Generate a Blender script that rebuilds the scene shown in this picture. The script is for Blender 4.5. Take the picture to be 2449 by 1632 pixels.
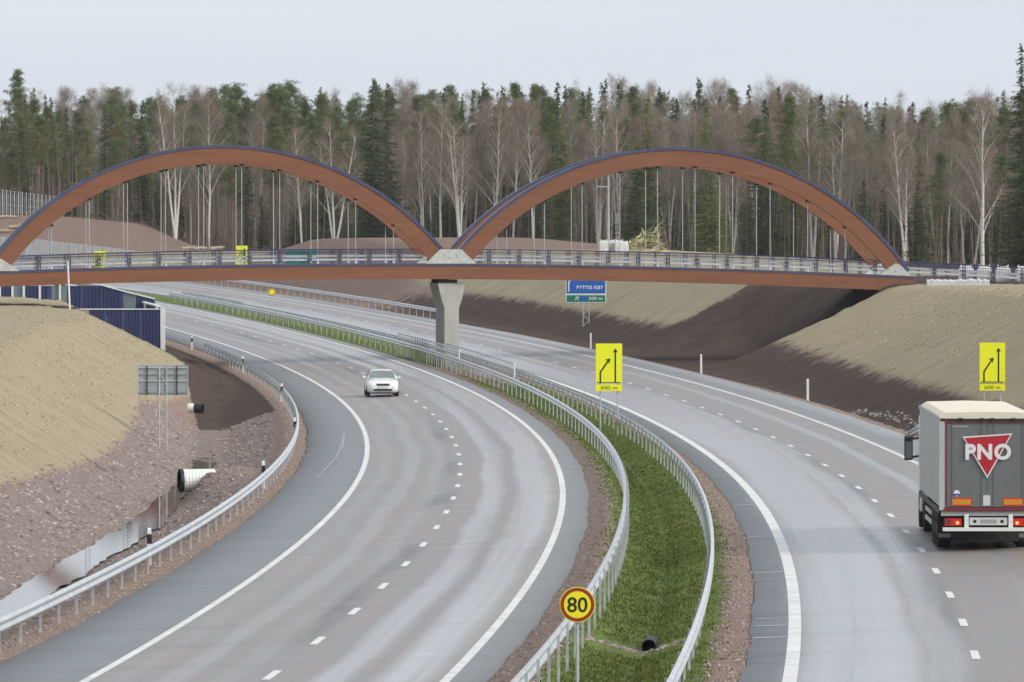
import bpy, math, random
import numpy as np
from mathutils import Vector

for o in list(bpy.data.objects): bpy.data.objects.remove(o)
scene = bpy.context.scene
COL = scene.collection
R = math.radians

# ------------------------------------------------------------------ camera, sky, sun, exposure
CAM_H = 8.5                      # eye height above the near road (standing on an overpass)
FPX, XC, YH = 16932.0, 1224.5, 581.0   # long telephoto, measured on the 2449 px wide photograph
cam = bpy.data.cameras.new('camera'); camo = bpy.data.objects.new('camera', cam); COL.objects.link(camo)
cam.sensor_width = 36.0; cam.lens = 36.0 * FPX / 2449.0
cam.clip_start = 1.0; cam.clip_end = 20000.0
camo.location = (0, 0, CAM_H)
camo.rotation_euler = (R(90) - math.atan((816.0 - YH) / FPX), 0, 0)
scene.camera = camo

SUN_AZ, SUN_EL = R(118), R(34)   # clockwise from the view direction: behind the camera, to its right
world = bpy.data.worlds.new('World'); scene.world = world; world.use_nodes = True
wn = world.node_tree; wn.nodes.clear()
w_out = wn.nodes.new('ShaderNodeOutputWorld'); w_bg = wn.nodes.new('ShaderNodeBackground')
w_sky = wn.nodes.new('ShaderNodeTexSky'); w_sky.sky_type = 'NISHITA'; w_sky.sun_disc = False
w_sky.sun_elevation = SUN_EL; w_sky.sun_rotation = SUN_AZ; w_sky.dust_density = 6.0; w_sky.air_density = 1.0
w_tc = wn.nodes.new('ShaderNodeTexCoord'); w_map = wn.nodes.new('ShaderNodeMapping')
w_map.inputs['Scale'].default_value = (1.2, 1.2, 9.0)
w_no = wn.nodes.new('ShaderNodeTexNoise'); w_no.inputs['Scale'].default_value = 3.0; w_no.inputs['Detail'].default_value = 5.0
w_cr = wn.nodes.new('ShaderNodeValToRGB')          # an even layer of cloud
w_cr.color_ramp.elements[0].position = .3; w_cr.color_ramp.elements[0].color = (7.2, 7.8, 8.6, 1)
w_cr.color_ramp.elements[1].position = .7; w_cr.color_ramp.elements[1].color = (8.0, 8.5, 9.2, 1)
w_mx = wn.nodes.new('ShaderNodeMixRGB'); w_mx.inputs[0].default_value = .95
wn.links.new(w_tc.outputs['Generated'], w_map.inputs[0]); wn.links.new(w_map.outputs[0], w_no.inputs['Vector'])
wn.links.new(w_no.outputs['Fac'], w_cr.inputs[0])
wn.links.new(w_sky.outputs[0], w_mx.inputs[1]); wn.links.new(w_cr.outputs[0], w_mx.inputs[2])
wn.links.new(w_mx.outputs[0], w_bg.inputs['Color']); w_bg.inputs['Strength'].default_value = .05
wn.links.new(w_bg.outputs[0], w_out.inputs[0])

sun = bpy.data.lights.new('sun', 'SUN'); suno = bpy.data.objects.new('sun', sun); COL.objects.link(suno)
sun.energy = 1.5; sun.angle = R(25); sun.color = (1.0, .965, .91)
sd = Vector((math.sin(SUN_AZ) * math.cos(SUN_EL), math.cos(SUN_AZ) * math.cos(SUN_EL), math.sin(SUN_EL)))
suno.rotation_euler = sd.to_track_quat('Z', 'Y').to_euler(); suno.location = (30, -40, 60)

vs = scene.view_settings
vs.view_transform = 'Standard'; vs.look = 'None'; vs.exposure = 1.0; vs.gamma = 1.0; vs.use_curve_mapping = False
scene.cycles.max_bounces = 4; scene.cycles.diffuse_bounces = 2; scene.cycles.glossy_bounces = 2
scene.cycles.transparent_max_bounces = 6; scene.cycles.transmission_bounces = 3

def at(x, y, d):
    """world point at distance d seen at pixel (x, y) of the photograph (survey helper)"""
    return Vector(((x - XC) * d / FPX, d, CAM_H - (y - YH) * d / FPX))

# ------------------------------------------------------------------ alignment of the motorway
PC = [0.02457228052072153, -0.04370482684484623, -0.09880758813358215, -9.047151646395964, -4.422142218710609, -2.4392130721884295]
def _poly(d): return np.polyval(PC, (np.asarray(d, float) - 300) / 200)
def xc(d):
    """sideways position of the left carriageway's lane line at distance d"""
    d = np.asarray(d, float)
    near = _poly(120) + .0592 * (d - 120)
    far = _poly(560) - .1424 * (d - 560) - .00023 * (np.minimum(d, 950) - 560) ** 2 - np.maximum(d - 950, 0) * .18
    return np.where(d < 120, near, np.where(d > 560, far, _poly(d)))
def zp(d):
    d = np.asarray(d, float)
    q = 2.17e-5 * np.clip(d - 260, 0, 340) ** 2
    return q + np.clip(d - 600, 0, 350) * .01475
def rd(d): return 13.85 - .0030 * (np.clip(d, 100, 640) - 140)   # lane line of the right carriageway
def sm(x, a, b):
    t = np.clip((np.asarray(x, float) - a) / (b - a), 0, 1); return t * t * (3 - 2 * t)
def road_z(d, o):
    d = np.asarray(d, float); r = rd(d)
    return zp(d) + np.where(np.asarray(o) < 6.8, .035 * np.asarray(o), .28 + .03 * (np.asarray(o) - r))
def heading(d): return float((xc(d + 2) - xc(d - 2)) / 4)

def profile(d, gap=0.0):
    """cross-section of the ground at distance d: offsets and heights, relative to zp(d)"""
    d = float(d); r = float(rd(d)); z0 = float(zp(d))
    fill = float(sm(d, 372, 425)); beyond = float(sm(d, 487, 494))
    zd = -1.25 * (1 - fill) - .12 * fill
    dout = -11.6 * (1 - fill) - 9.3 * fill; din = -9.95 * (1 - fill) - 8.6 * fill
    slope = 1.68 * (1 - fill) + 2.1 * fill
    topl = (3.85 * (1 - fill) + 3.55 * fill) * (1 - beyond) + .25 * beyond
    olc = dout - slope * (topl - zd)
    n = [(-5000, topl), (-60, topl + .3), (olc - 2.5, topl + .12), (olc + .4, topl - .12), (dout, zd), (din, zd),
         (-7.9, -.42), (-7.1, -.26), (-6.25, -.27), (-6.0, -.29), (4.3, .10), (4.55, .12), (5.3, .08),
         (6.1, -.2), ((5.7 + r - 5.75) / 2, -.42), (r - 6.2, -.18), (r - 5.3, .09), (r - 4.6, .12), (r - 4.3, .10), (r + 5.1, .36), (r + 5.4, .39), (r + 6.3, .30)]
    e = r + 5.4
    toe = e + 2.0 + np.interp(d, [300, 365, 438, 485], [0, .3, 2.0, 2.4]) + 6.5 * gap
    ztop = float(np.interp(d, [0, 300, 365, 450, 485, 560, 640, 690, 715, 742, 800, 850, 1000], [5.6, 5.95, 5.9, 5.75, 6.2, 7.0, 8.0, 9.0, 8.9, 7.3, 7.0, 7.4, 7.8]))
    crest = toe + np.interp(d, [300, 365, 438, 485, 600], [10.5, 10.8, 13.6, 9.3, 9.3]) - 4.5 * gap
    zt = ztop - z0
    n += [(e + 1.6, -.05), (toe, .05), (crest - .5, zt - .12), (crest + .6, zt), (crest + 14, zt + .02)]
    return n, crest, ztop

def gap_at(d, o):
    """recess under the bridge: its near edge runs up the slope at an angle"""
    return sm(d - .85 * (np.clip(o, 20, 40) - 22), 437, 446) * (1 - sm(d, 468, 486))
def terrain_row(d, o):
    n, crest, ztop = profile(d)
    z = np.interp(o, [p[0] for p in n], [p[1] for p in n]) + float(zp(d))
    if 430 < d < 492:
        n1, crest, ztop = profile(d, 1.0); g1 = gap_at(d, o)
        z = z * (1 - g1) + (np.interp(o, [p[0] for p in n1], [p[1] for p in n1]) + float(zp(d))) * g1
    X = xc(d) + o
    nat = np.interp(X, [-40, 0, 15, 40, 80], [7.6, 7.6, 7.0, 6.3, 6.1]) if d > 560 else np.full_like(o, min(5.8, ztop))
    t = sm(o, crest + 14, crest + 34)
    z = z * (1 - t) + nat * t
    if d > 850:
        hill = np.interp(X, [-400, -75, -58, -47, -40], [13, 12.4, 11.9, 10.9, 7.4])
        k = float(sm(d, 855, 908)) * sm(-X, 34, 42)
        z = z * (1 - k) + np.maximum(z, hill) * k
    if 250 < d < 285:
        z = z + float(sm(d, 255, 263.5) * (1 - sm(d, 266, 280))) * np.interp(o, [-10.45, -9.4, -8.3, -7.2], [0, 1.0, .62, 0])   # fill over the culvert
    z = z + 11.0 * float(sm(d, 1015, 1120))      # added rise behind the forest, blocks sky light between the trunks
    fade = float(sm(d, 2200, 4000))
    return z * (1 - fade) + 15.0 * fade
def ground_z(X, Y):
    return float(terrain_row(Y, np.array([X - float(xc(Y))]))[0])

# ------------------------------------------------------------------ materials
def mat(name, col, rough=.6, metal=0.0, var=.12, scale=4.0, bump=0.0, bscale=30.0, spec=.5, coat=0.0, emit=None, island=0.0, stretch=(1, 1, 1), col2=None, trans=0.0):
    m = bpy.data.materials.new(name); m.use_nodes = True
    nt = m.node_tree; b = nt.nodes['Principled BSDF']
    tc = nt.nodes.new('ShaderNodeTexCoord'); mp = nt.nodes.new('ShaderNodeMapping'); mp.inputs['Scale'].default_value = stretch
    nt.links.new(tc.outputs['Object'], mp.inputs[0])
    no = nt.nodes.new('ShaderNodeTexNoise'); no.inputs['Scale'].default_value = scale; no.inputs['Detail'].default_value = 6
    nt.links.new(mp.outputs[0], no.inputs['Vector'])
    mx = nt.nodes.new('ShaderNodeMixRGB')
    c2 = col2 or tuple(min(1, c * (1 + var)) for c in col)
    c1 = tuple(c * (1 - var) for c in col)
    mx.inputs[1].default_value = (*c1, 1); mx.inputs[2].default_value = (*c2, 1)
    mr = nt.nodes.new('ShaderNodeMapRange'); mr.inputs[1].default_value = .3; mr.inputs[2].default_value = .7
    nt.links.new(no.outputs['Fac'], mr.inputs[0]); nt.links.new(mr.outputs[0], mx.inputs[0])
    out = mx.outputs[0]
    if island > 0:
        ge = nt.nodes.new('ShaderNodeNewGeometry'); hs = nt.nodes.new('ShaderNodeHueSaturation')
        m2 = nt.nodes.new('ShaderNodeMapRange'); m2.inputs[3].default_value = 1 - island; m2.inputs[4].default_value = 1 + island
        nt.links.new(ge.outputs['Random Per Island'], m2.inputs[0]); nt.links.new(m2.outputs[0], hs.inputs['Value'])
        oi = nt.nodes.new('ShaderNodeObjectInfo'); m3 = nt.nodes.new('ShaderNodeMapRange'); m3.inputs[3].default_value = .485; m3.inputs[4].default_value = .52
        nt.links.new(oi.outputs['Random'], m3.inputs[0]); nt.links.new(m3.outputs[0], hs.inputs['Hue'])
        nt.links.new(out, hs.inputs['Color']); out = hs.outputs[0]
    nt.links.new(out, b.inputs['Base Color'])
    b.inputs['Roughness'].default_value = rough; b.inputs['Metallic'].default_value = metal
    b.inputs['Specular IOR Level'].default_value = spec; b.inputs['Coat Weight'].default_value = coat
    if bump:
        n2 = nt.nodes.new('ShaderNodeTexNoise'); n2.inputs['Scale'].default_value = bscale; n2.inputs['Detail'].default_value = 4
        nt.links.new(mp.outputs[0], n2.inputs['Vector'])
        bm = nt.nodes.new('ShaderNodeBump'); bm.inputs['Strength'].default_value = bump; bm.inputs['Distance'].default_value = .05
        nt.links.new(n2.outputs['Fac'], bm.inputs['Height']); nt.links.new(bm.outputs[0], b.inputs['Normal'])
    if trans:
        tr = nt.nodes.new('ShaderNodeBsdfTranslucent'); nt.links.new(out, tr.inputs['Color'])
        ms = nt.nodes.new('ShaderNodeMixShader'); ms.inputs[0].default_value = trans
        nt.links.new(b.outputs[0], ms.inputs[1]); nt.links.new(tr.outputs[0], ms.inputs[2]); nt.links.new(ms.outputs[0], nt.nodes['Material Output'].inputs[0])
    if emit:
        b.inputs['Emission Color'].default_value = (*emit[0], 1); b.inputs['Emission Strength'].default_value = emit[1]
    return m

class NT:
    """short-hand for building node trees"""
    def __init__(s, m): s.nt = m.node_tree
    def n(s, t, **kw):
        x = s.nt.nodes.new(t)
        for k, v in kw.items(): setattr(x, k, v)
        return x
    def l(s, a, b): s.nt.links.new(a, b)
    def val(s, sock, v):
        if hasattr(v, 'is_linked') or isinstance(v, bpy.types.NodeSocket): s.l(v, sock)
        else: sock.default_value = v
    def math(s, op, a, b=0.0, clamp=False):
        x = s.n('ShaderNodeMath', operation=op, use_clamp=clamp); s.val(x.inputs[0], a); s.val(x.inputs[1], b); return x.outputs[0]
    def mix(s, f, a, b):
        x = s.n('ShaderNodeMixRGB'); s.val(x.inputs[0], f)
        for i, c in ((1, a), (2, b)):
            if isinstance(c, tuple): x.inputs[i].default_value = (*c, 1)
            else: s.l(c, x.inputs[i])
        return x.outputs[0]
    def noise(s, vec, scale, detail=5, rough=.55):
        x = s.n('ShaderNodeTexNoise'); s.l(vec, x.inputs['Vector']); x.inputs['Scale'].default_value = scale
        x.inputs['Detail'].default_value = detail; x.inputs['Roughness'].default_value = rough; return x.outputs['Fac']
    def map(s, vec, sc):
        x = s.n('ShaderNodeMapping'); s.l(vec, x.inputs[0]); x.inputs['Scale'].default_value = sc; return x.outputs[0]
    def ramp(s, v, a, b, lo=0.0, hi=1.0):
        x = s.n('ShaderNodeMapRange', interpolation_type='SMOOTHSTEP'); s.val(x.inputs[0], v)
        x.inputs[1].default_value = a; x.inputs[2].default_value = b; x.inputs[3].default_value = lo; x.inputs[4].default_value = hi
        return x.outputs[0]

def ground_material():
    m = bpy.data.materials.new('earth'); m.use_nodes = True; g = NT(m); b = m.node_tree.nodes['Principled BSDF']
    uv = g.n('ShaderNodeUVMap', uv_map='survey').outputs[0]         # u = offset from the lane line, v = distance (metres)
    pos = g.n('ShaderNodeNewGeometry').outputs['Position']
    def attr(a): return g.n('ShaderNodeAttribute', attribute_name=a).outputs['Fac']
    big = g.noise(pos, .35, 4); mid = g.noise(pos, 1.6, 6); fine = g.noise(pos, 9.0, 6, .65)
    streak = g.noise(g.map(uv, (.10, 1.1, 1)), 1.0, 6, .62)         # harrow lines run down the slopes
    streak2 = g.noise(g.map(uv, (.25, .45, 1)), 1.0, 4, .6)
    dirt = g.mix(g.ramp(mid, .3, .7), (.19, .128, .098), (.285, .205, .165))
    dirt = g.mix(g.ramp(fine, .35, .7), dirt, (.34, .255, .21))
    straw = g.mix(g.ramp(streak, .32, .7), (.305, .260, .165), (.415, .355, .235))
    straw = g.mix(g.ramp(streak2, .5, .72), straw, (.39, .295, .215))
    straw = g.mix(g.math('MULTIPLY', g.ramp(fine, .58, .82), .5), straw, (.20, .17, .10))
    dark = g.mix(g.ramp(streak2, .2, .8), (.058, .039, .031), (.098, .068, .055))
    dark = g.mix(g.math('MULTIPLY', g.ramp(mid, .5, .7), .4), dark, (.095, .07, .05))
    vor = g.n('ShaderNodeTexVoronoi'); g.l(pos, vor.inputs['Vector']); vor.inputs['Scale'].default_value = 8.0
    grav = g.mix(g.ramp(vor.outputs['Distance'], .0, .55), (.335, .27, .243), (.17, .130, .115))
    sepx = g.n('ShaderNodeSeparateColor'); g.l(vor.outputs['Color'], sepx.inputs[0])
    grav = g.mix(g.math('MULTIPLY', sepx.outputs[0], .55), grav, (.40, .325, .29))
    grass = g.mix(g.ramp(mid, .3, .7), (.10, .145, .028), (.165, .215, .052))
    grass = g.mix(g.ramp(fine, .52, .75), grass, (.22, .19, .085))
    floor = g.mix(g.ramp(mid, .3, .7), (.05, .042, .03), (.10, .08, .055))
    clay = g.mix(g.ramp(mid, .3, .7), (.19, .13, .10), (.245, .175, .14))
    col = dirt
    jit = g.math('MULTIPLY', g.math('ADD', g.math('SUBTRACT', mid, .5), g.math('MULTIPLY', g.math('SUBTRACT', big, .5), .8)), .75)
    for a, c in (('straw', straw), ('dark', dark), ('gravel', grav), ('grass', grass), ('floor', floor), ('clay', clay)):
        f = g.ramp(g.math('ADD', attr(a), jit), .38, .62)
        f = g.math('MULTIPLY', f, g.ramp(attr(a), .02, .12))
        col = g.mix(f, col, c)
    g.l(col, b.inputs['Base Color']); b.inputs['Roughness'].default_value = .95; b.inputs['Specular IOR Level'].default_value = .15
    bp = g.n('ShaderNodeBump'); bp.inputs['Strength'].default_value = .8; bp.inputs['Distance'].default_value = .25
    hh = g.math('ADD', g.math('MULTIPLY', mid, .6), g.math('MULTIPLY', fine, .5)); hh = g.math('ADD', hh, g.math('MULTIPLY', streak, .28))
    g.l(hh, bp.inputs['Height']); g.l(bp.outputs[0], b.inputs['Normal'])
    return m

def asphalt_material(name, wet):
    """wet: list of (offset, half-width, amount) bands worn smooth or holding a film of water, with painted sky sheen"""
    m = bpy.data.materials.new(name); m.use_nodes = True; g = NT(m); b = m.node_tree.nodes['Principled BSDF']
    uv = g.n('ShaderNodeUVMap', uv_map='survey').outputs[0]
    sep = g.n('ShaderNodeSeparateXYZ'); g.l(uv, sep.inputs[0]); u = sep.outputs[0]
    pos = g.n('ShaderNodeNewGeometry').outputs['Position']
    wob = g.math('MULTIPLY', g.math('SUBTRACT', g.noise(g.map(uv, (.2, .03, 1)), 1.0, 3), .5), .9)
    uw = g.math('ADD', u, wob)
    lane = g.math('COMPARE', u, 0.0); lane.node.inputs[2].default_value = 3.6
    fine = g.noise(pos, 14.0, 5, .7); patch = g.noise(g.map(uv, (.9, .06, 1)), 1.0, 5, .6); cross = g.noise(g.map(uv, (.12, .5, 1)), 1.0, 5, .65)
    total = None
    for c, hw, amt in wet:
        dd = g.math('ABSOLUTE', g.math('SUBTRACT', uw, c))
        w = g.math('MULTIPLY', g.ramp(dd, hw * .35, hw * 1.25, 1.0, 0.0), amt)
        total = w if total is None else g.math('MAXIMUM', total, w)
    total = g.math('MULTIPLY', total, g.ramp(g.noise(g.map(uv, (1.6, .012, 1)), 1.0, 5, .6), .30, .62, .5, 1.15))
    shoulder = g.mix(g.ramp(fine, .3, .7), (.128, .133, .142), (.175, .180, .188))
    lanec = g.mix(g.ramp(fine, .3, .7), (.185, .176, .171), (.245, .232, .224))
    lanec = g.mix(g.ramp(patch, .38, .62), lanec, (.235, .200, .185))
    dk = g.ramp(g.math('ABSOLUTE', g.math('ADD', uw, .45)), .1, .75, 1.0, 0.0); lanec = g.mix(g.math('MULTIPLY', g.math('MULTIPLY', dk, g.ramp(g.noise(g.map(uv, (.6, .04, 1)), 1.0, 4), .4, .65)), .75), lanec, (.085, .083, .082))
    base = g.mix(lane, shoulder, lanec)
    base = g.mix(g.math('MULTIPLY', total, .62, True), base, (.315, .322, .338))  # sheen of the sky on the wet bands, painted as a paler base colour
    base = g.mix(g.math('MULTIPLY', g.ramp(cross, .52, .75), .22), base, (.09, .09, .09))
    g.l(base, b.inputs['Base Color'])
    rg = g.math('MAXIMUM', .19, g.math('SUBTRACT', .45, g.math('MULTIPLY', total, .27)))
    rg = g.math('ADD', rg, g.math('MULTIPLY', g.math('SUBTRACT', cross, .5), .14))
    g.l(rg, b.inputs['Roughness']); b.inputs['Specular IOR Level'].default_value = .5
    bp = g.n('ShaderNodeBump'); bp.inputs['Strength'].default_value = .07; bp.inputs['Distance'].default_value = .02
    g.l(fine, bp.inputs['Height']); g.l(bp.outputs[0], b.inputs['Normal'])
    return m

MT = dict(
    line=mat('road_paint', (.70, .695, .66), .55, var=.22, scale=1.3, col2=(.76, .755, .72)),
    zinc=mat('galvanised_steel', (.60, .63, .65), .42, metal=.55, var=.16, scale=3, bump=.1),
    zincpost=mat('galvanised_post', (.46, .49, .50), .5, metal=.35, var=.2, scale=4),
    wood=mat('red_brown_timber', (.232, .100, .056), .7, var=.09, scale=.8, stretch=(.25, 1, 3), bump=.05, bscale=6, spec=.2),
    navy=mat('navy_paint', (.030, .036, .105), .35, var=.15, scale=2),
    navycap=mat('navy_flashing', (.075, .085, .155), .35, metal=.2, var=.15, scale=1),
    shoe=mat('painted_steel_shoe', (.53, .54, .49), .5, metal=.1, var=.14, scale=2.5),
    concrete=mat('concrete', (.44, .43, .39), .85, var=.14, scale=1.6, bump=.2, bscale=8, stretch=(1, 1, .5)),
    concretedark=mat('bearing_rubber', (.03, .03, .03), .8),
    barrier=mat('navy_corrugated_steel', (.030, .040, .125), .4, var=.12, scale=.8),
    whitepaint=mat('white_paint', (.74, .74, .72), .5, var=.06, scale=3),
    greywall=mat('grey_planks', (.36, .37, .38), .8, var=.22, scale=1.2, stretch=(4, 1, .4)),
    glass=mat('barrier_glass', (.16, .21, .23), .12, var=.2, scale=.6),
    black=mat('black_plastic', (.012, .012, .013), .5, var=.3),
    rubber=mat('tyre_rubber', (.018, .018, .019), .8, var=.3, scale=10),
    yellow=mat('fluorescent_yellow', (.86, .86, .012), .45, var=.03),
    yellow80=mat('sign_yellow', (.88, .76, .012), .4, var=.03),
    red=mat('sign_red', (.30, .03, .012), .4, var=.06),
    blue=mat('sign_blue', (.015, .10, .42), .4, var=.08),
    green=mat('sign_green', (.01, .17, .11), .4, var=.08),
    signback=mat('grey_aluminium', (.34, .38, .40), .5, metal=.3, var=.12, scale=2),
    pipe=mat('white_pipe', (.72, .72, .68), .45, var=.08, scale=5),
    water=None, bark=mat('pine_bark', (.20, .145, .115), .9, var=.3, scale=3, stretch=(1, 1, .2)),
    barkup=mat('orange_pine_bark', (.27, .155, .10), .9, var=.25, scale=3),
    birch=mat('birch_bark', (.40, .36, .325), .8, var=.3, scale=3.0, stretch=(1, 1, 2.2)),
    birchwhite=mat('white_birch_bark', (.62, .585, .54), .8, var=.25, scale=3.0, stretch=(1, 1, 2.2)),
    twig=mat('birch_twigs', (.335, .262, .208), .9, var=.2, island=.35, spec=.1, trans=.5),
    twig2=mat('grey_brown_twigs', (.31, .262, .205), .9, var=.2, island=.35, spec=.1, trans=.5),
    pine=mat('pine_needles', (.168, .200, .082), .85, var=.25, scale=.5, island=.45, spec=.2, trans=.5),
    spruce=mat('spruce_needles', (.088, .112, .052), .85, var=.25, scale=.5, island=.45, spec=.2, trans=.5),
    spruce2=mat('light_spruce_needles', (.205, .235, .090), .85, var=.25, scale=.5, island=.4, spec=.2, trans=.5),
    stone=mat('crushed_granite', (.30, .245, .222), .9, var=.22, scale=1.5, island=.45, spec=.2),
    pale=mat('pale_stone', (.31, .28, .25), .9, var=.2, island=.3),
    tuft=mat('grass_blades', (.135, .19, .04), .8, var=.2, scale=.8, island=.5, spec=.2, col2=(.20, .20, .065), trans=.35),
    straws=mat('dry_grass', (.46, .39, .26), .85, var=.3, island=.5, spec=.1),
    bag=mat('woven_white_bag', (.56, .56, .54), .85, var=.12, scale=3, bump=.5, bscale=5),
    brushwood=mat('cut_branches', (.50, .43, .26), .9, var=.35, island=.5),
    log=mat('peeled_logs', (.36, .29, .22), .9, var=.3, island=.3),
    carwhite=mat('white_car_paint', (.76, .76, .75), .22, var=.02, coat=.6),
    carglass=mat('car_glass', (.17, .20, .21), .08, var=.2, scale=1.5),
    lamp=mat('lamp_glass', (.62, .64, .66), .12, var=.1),
    trailer=mat('grey_trailer_doors', (.142, .150, .150), .4, var=.07, scale=1.5, stretch=(1, 1, .3)),
    trailerside=mat('pale_grey_curtain', (.42, .43, .42), .6, var=.09, scale=2, stretch=(1, 1, .3)),
    trailerroof=mat('cream_roof', (.74, .67, .53), .6, var=.05, scale=1),
    trailerred=mat('dark_red_trim', (.19, .025, .03), .5, var=.1),
    logored=mat('logo_red', (.42, .012, .022), .5, var=.05),
    logowhite=mat('logo_white', (.72, .72, .70), .5, var=.03),
    chassis=mat('dark_chassis', (.022, .022, .024), .6, var=.4, scale=5),
    orange=mat('reflective_orange', (.60, .25, .015), .4, var=.08),
    taillight=mat('tail_light', (.33, .008, .006), .25, var=.1, emit=((1, .03, .01), .12)),
    taillit=mat('tail_light_bulb', (.9, .2, .08), .3, emit=((1, .22, .06), 1.2)),
    plate=mat('number_plate', (.60, .60, .55), .4, var=.05),
    greyprint=mat('grey_print', (.22, .22, .22), .5),
    logodim=mat('light_grey_print', (.33, .34, .34), .5),
    blueprint=mat('blue_print', (.04, .07, .30), .5),
    blackprint=mat('black_print', (.014, .015, .012), .5),
    chalk=mat('chalk_line', (.36, .365, .375), .6, var=.2, scale=20),
    roof=mat('tent_sheet', (.66, .67, .67), .7, var=.08),
)
mw = bpy.data.materials.new('ditch_water'); mw.use_nodes = True; gw = NT(mw); bw = mw.node_tree.nodes['Principled BSDF']
bw.inputs['Base Color'].default_value = (.055, .05, .042, 1); bw.inputs['Roughness'].default_value = .03; bw.inputs['IOR'].default_value = 1.33
_wb = gw.n('ShaderNodeBump'); _wb.inputs['Strength'].default_value = .04; _wb.inputs['Distance'].default_value = .02
gw.l(gw.noise(gw.n('ShaderNodeNewGeometry').outputs['Position'], 3.0, 3), _wb.inputs['Height']); gw.l(_wb.outputs[0], bw.inputs['Normal'])
MT['water'] = mw
MT['earth'] = ground_material()
MT['asphalt_l'] = asphalt_material('asphalt_left', [(-1.95, .35, .35), (-3.0, .3, .15), (1.3, .45, .8), (2.7, .6, .95), (-.9, .3, .2)])
MT['asphalt_r'] = asphalt_material('asphalt_right', [(-2.3, 1.35, 1.35), (-.7, .5, .7), (1.9, .3, .6), (5.0, .6, .4)])

# ------------------------------------------------------------------ mesh helpers
class MB:
    def __init__(s): s.v = []; s.f = []
    def add(s, vs_, fs_):
        k = len(s.v); s.v += [tuple(p) for p in vs_]; s.f += [tuple(i + k for i in f) for f in fs_]; return s
    def box(s, c, size, rz=0.0, rx=0.0):
        hx, hy, hz = size[0] / 2, size[1] / 2, size[2] / 2; cr, sr = math.cos(rz), math.sin(rz); cx, sx = math.cos(rx), math.sin(rx)
        vs_ = []
        for dx, dy, dz in ((-1, -1, -1), (1, -1, -1), (1, 1, -1), (-1, 1, -1), (-1, -1, 1), (1, -1, 1), (1, 1, 1), (-1, 1, 1)):
            x, y, z = dx * hx, dy * hy, dz * hz
            y, z = y * cx - z * sx, y * sx + z * cx
            vs_.append((c[0] + x * cr - y * sr, c[1] + x * sr + y * cr, c[2] + z))
        return s.add(vs_, [(0, 3, 2, 1), (4, 5, 6, 7), (0, 1, 5, 4), (1, 2, 6, 5), (2, 3, 7, 6), (3, 0, 4, 7)])
    def prism(s, poly, y0, y1):
        """polygon in the x-z plane (counter-clockwise seen from -y) pulled from y0 to y1"""
        n = len(poly)
        return s.add([(x, y0, z) for x, z in poly] + [(x, y1, z) for x, z in poly],
                     [tuple(range(n)), tuple(range(2 * n - 1, n - 1, -1))] + [(i, n + i, n + (i + 1) % n, (i + 1) % n) for i in range(n)])
    def loft(s, rings, closed=True, caps=True):
        n = len(rings[0]); vs_ = [p for r in rings for p in r]; fs_ = []
        for k in range(len(rings) - 1):
            for i in range(n if closed else n - 1):
                j = (i + 1) % n
                fs_.append((k * n + i, k * n + j, (k + 1) * n + j, (k + 1) * n + i))
        if caps and closed:
            fs_.append(tuple(range(n - 1, -1, -1))); fs_.append(tuple((len(rings) - 1) * n + i for i in range(n)))
        return s.add(vs_, fs_)
    def tube(s, pts, r, n=6, caps=True):
        pts = [Vector(p) for p in pts]; rings = []
        rr = r if isinstance(r, (list, tuple)) else [r] * len(pts)
        for i, p in enumerate(pts):
            t = (pts[min(i + 1, len(pts) - 1)] - pts[max(i - 1, 0)]).normalized()
            a = Vector((1, 0, 0)) if abs(t.x) < .8 else Vector((0, 1, 0))
            u = t.cross(a).normalized(); w = t.cross(u)
            rings.append([p + (u * math.cos(2 * math.pi * k / n) + w * math.sin(2 * math.pi * k / n)) * rr[i] for k in range(n)])
        return s.loft(rings, True, caps)
    def mesh(s, name, m, smooth=False):
        me = bpy.data.meshes.new(name); me.from_pydata(s.v, [], s.f); me.materials.append(m)
        if smooth:
            me.polygons.foreach_set('use_smooth', [True] * len(me.polygons))
        me.update(); return me
    def build(s, name, m, parent=None, smooth=False):
        return link(name, s.mesh(name, m, smooth), parent)
def link(name, me, parent=None, loc=None, rz=None, scale=None):
    o = bpy.data.objects.new(name, me); COL.objects.link(o)
    if parent is not None: o.parent = parent
    if loc is not None: o.location = loc
    if rz is not None: o.rotation_euler = (0, 0, rz)
    if scale is not None: o.scale = scale
    return o
def thing(name, label, cat, loc=(0, 0, 0), rz=0.0, group=None):
    o = bpy.data.objects.new(name, None); COL.objects.link(o); o.location = loc; o.rotation_euler = (0, 0, rz); o.empty_display_size = .3
    return tag(o, label, cat, group)
def tag(o, label, cat, group=None):
    o['label'] = label; o['category'] = cat
    if group: o['group'] = group
    return o
def struct(o): o['kind'] = 'structure'; return o
def npmesh(name, v, f, m, smooth=False):
    v = np.asarray(v, np.float32); f = np.asarray(f, np.int32); k = f.shape[1]
    me = bpy.data.meshes.new(name); me.vertices.add(len(v)); me.vertices.foreach_set('co', v.ravel())
    me.loops.add(f.size); me.loops.foreach_set('vertex_index', f.ravel())
    me.polygons.add(len(f)); me.polygons.foreach_set('loop_start', np.arange(0, f.size, k, dtype=np.int32))
    try: me.polygons.foreach_set('loop_total', np.full(len(f), k, np.int32))
    except Exception: pass
    if smooth: me.polygons.foreach_set('use_smooth', np.ones(len(f), bool))
    me.materials.append(m); me.update(calc_edges=True); me.validate(); return me
_txt = {}
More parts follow.
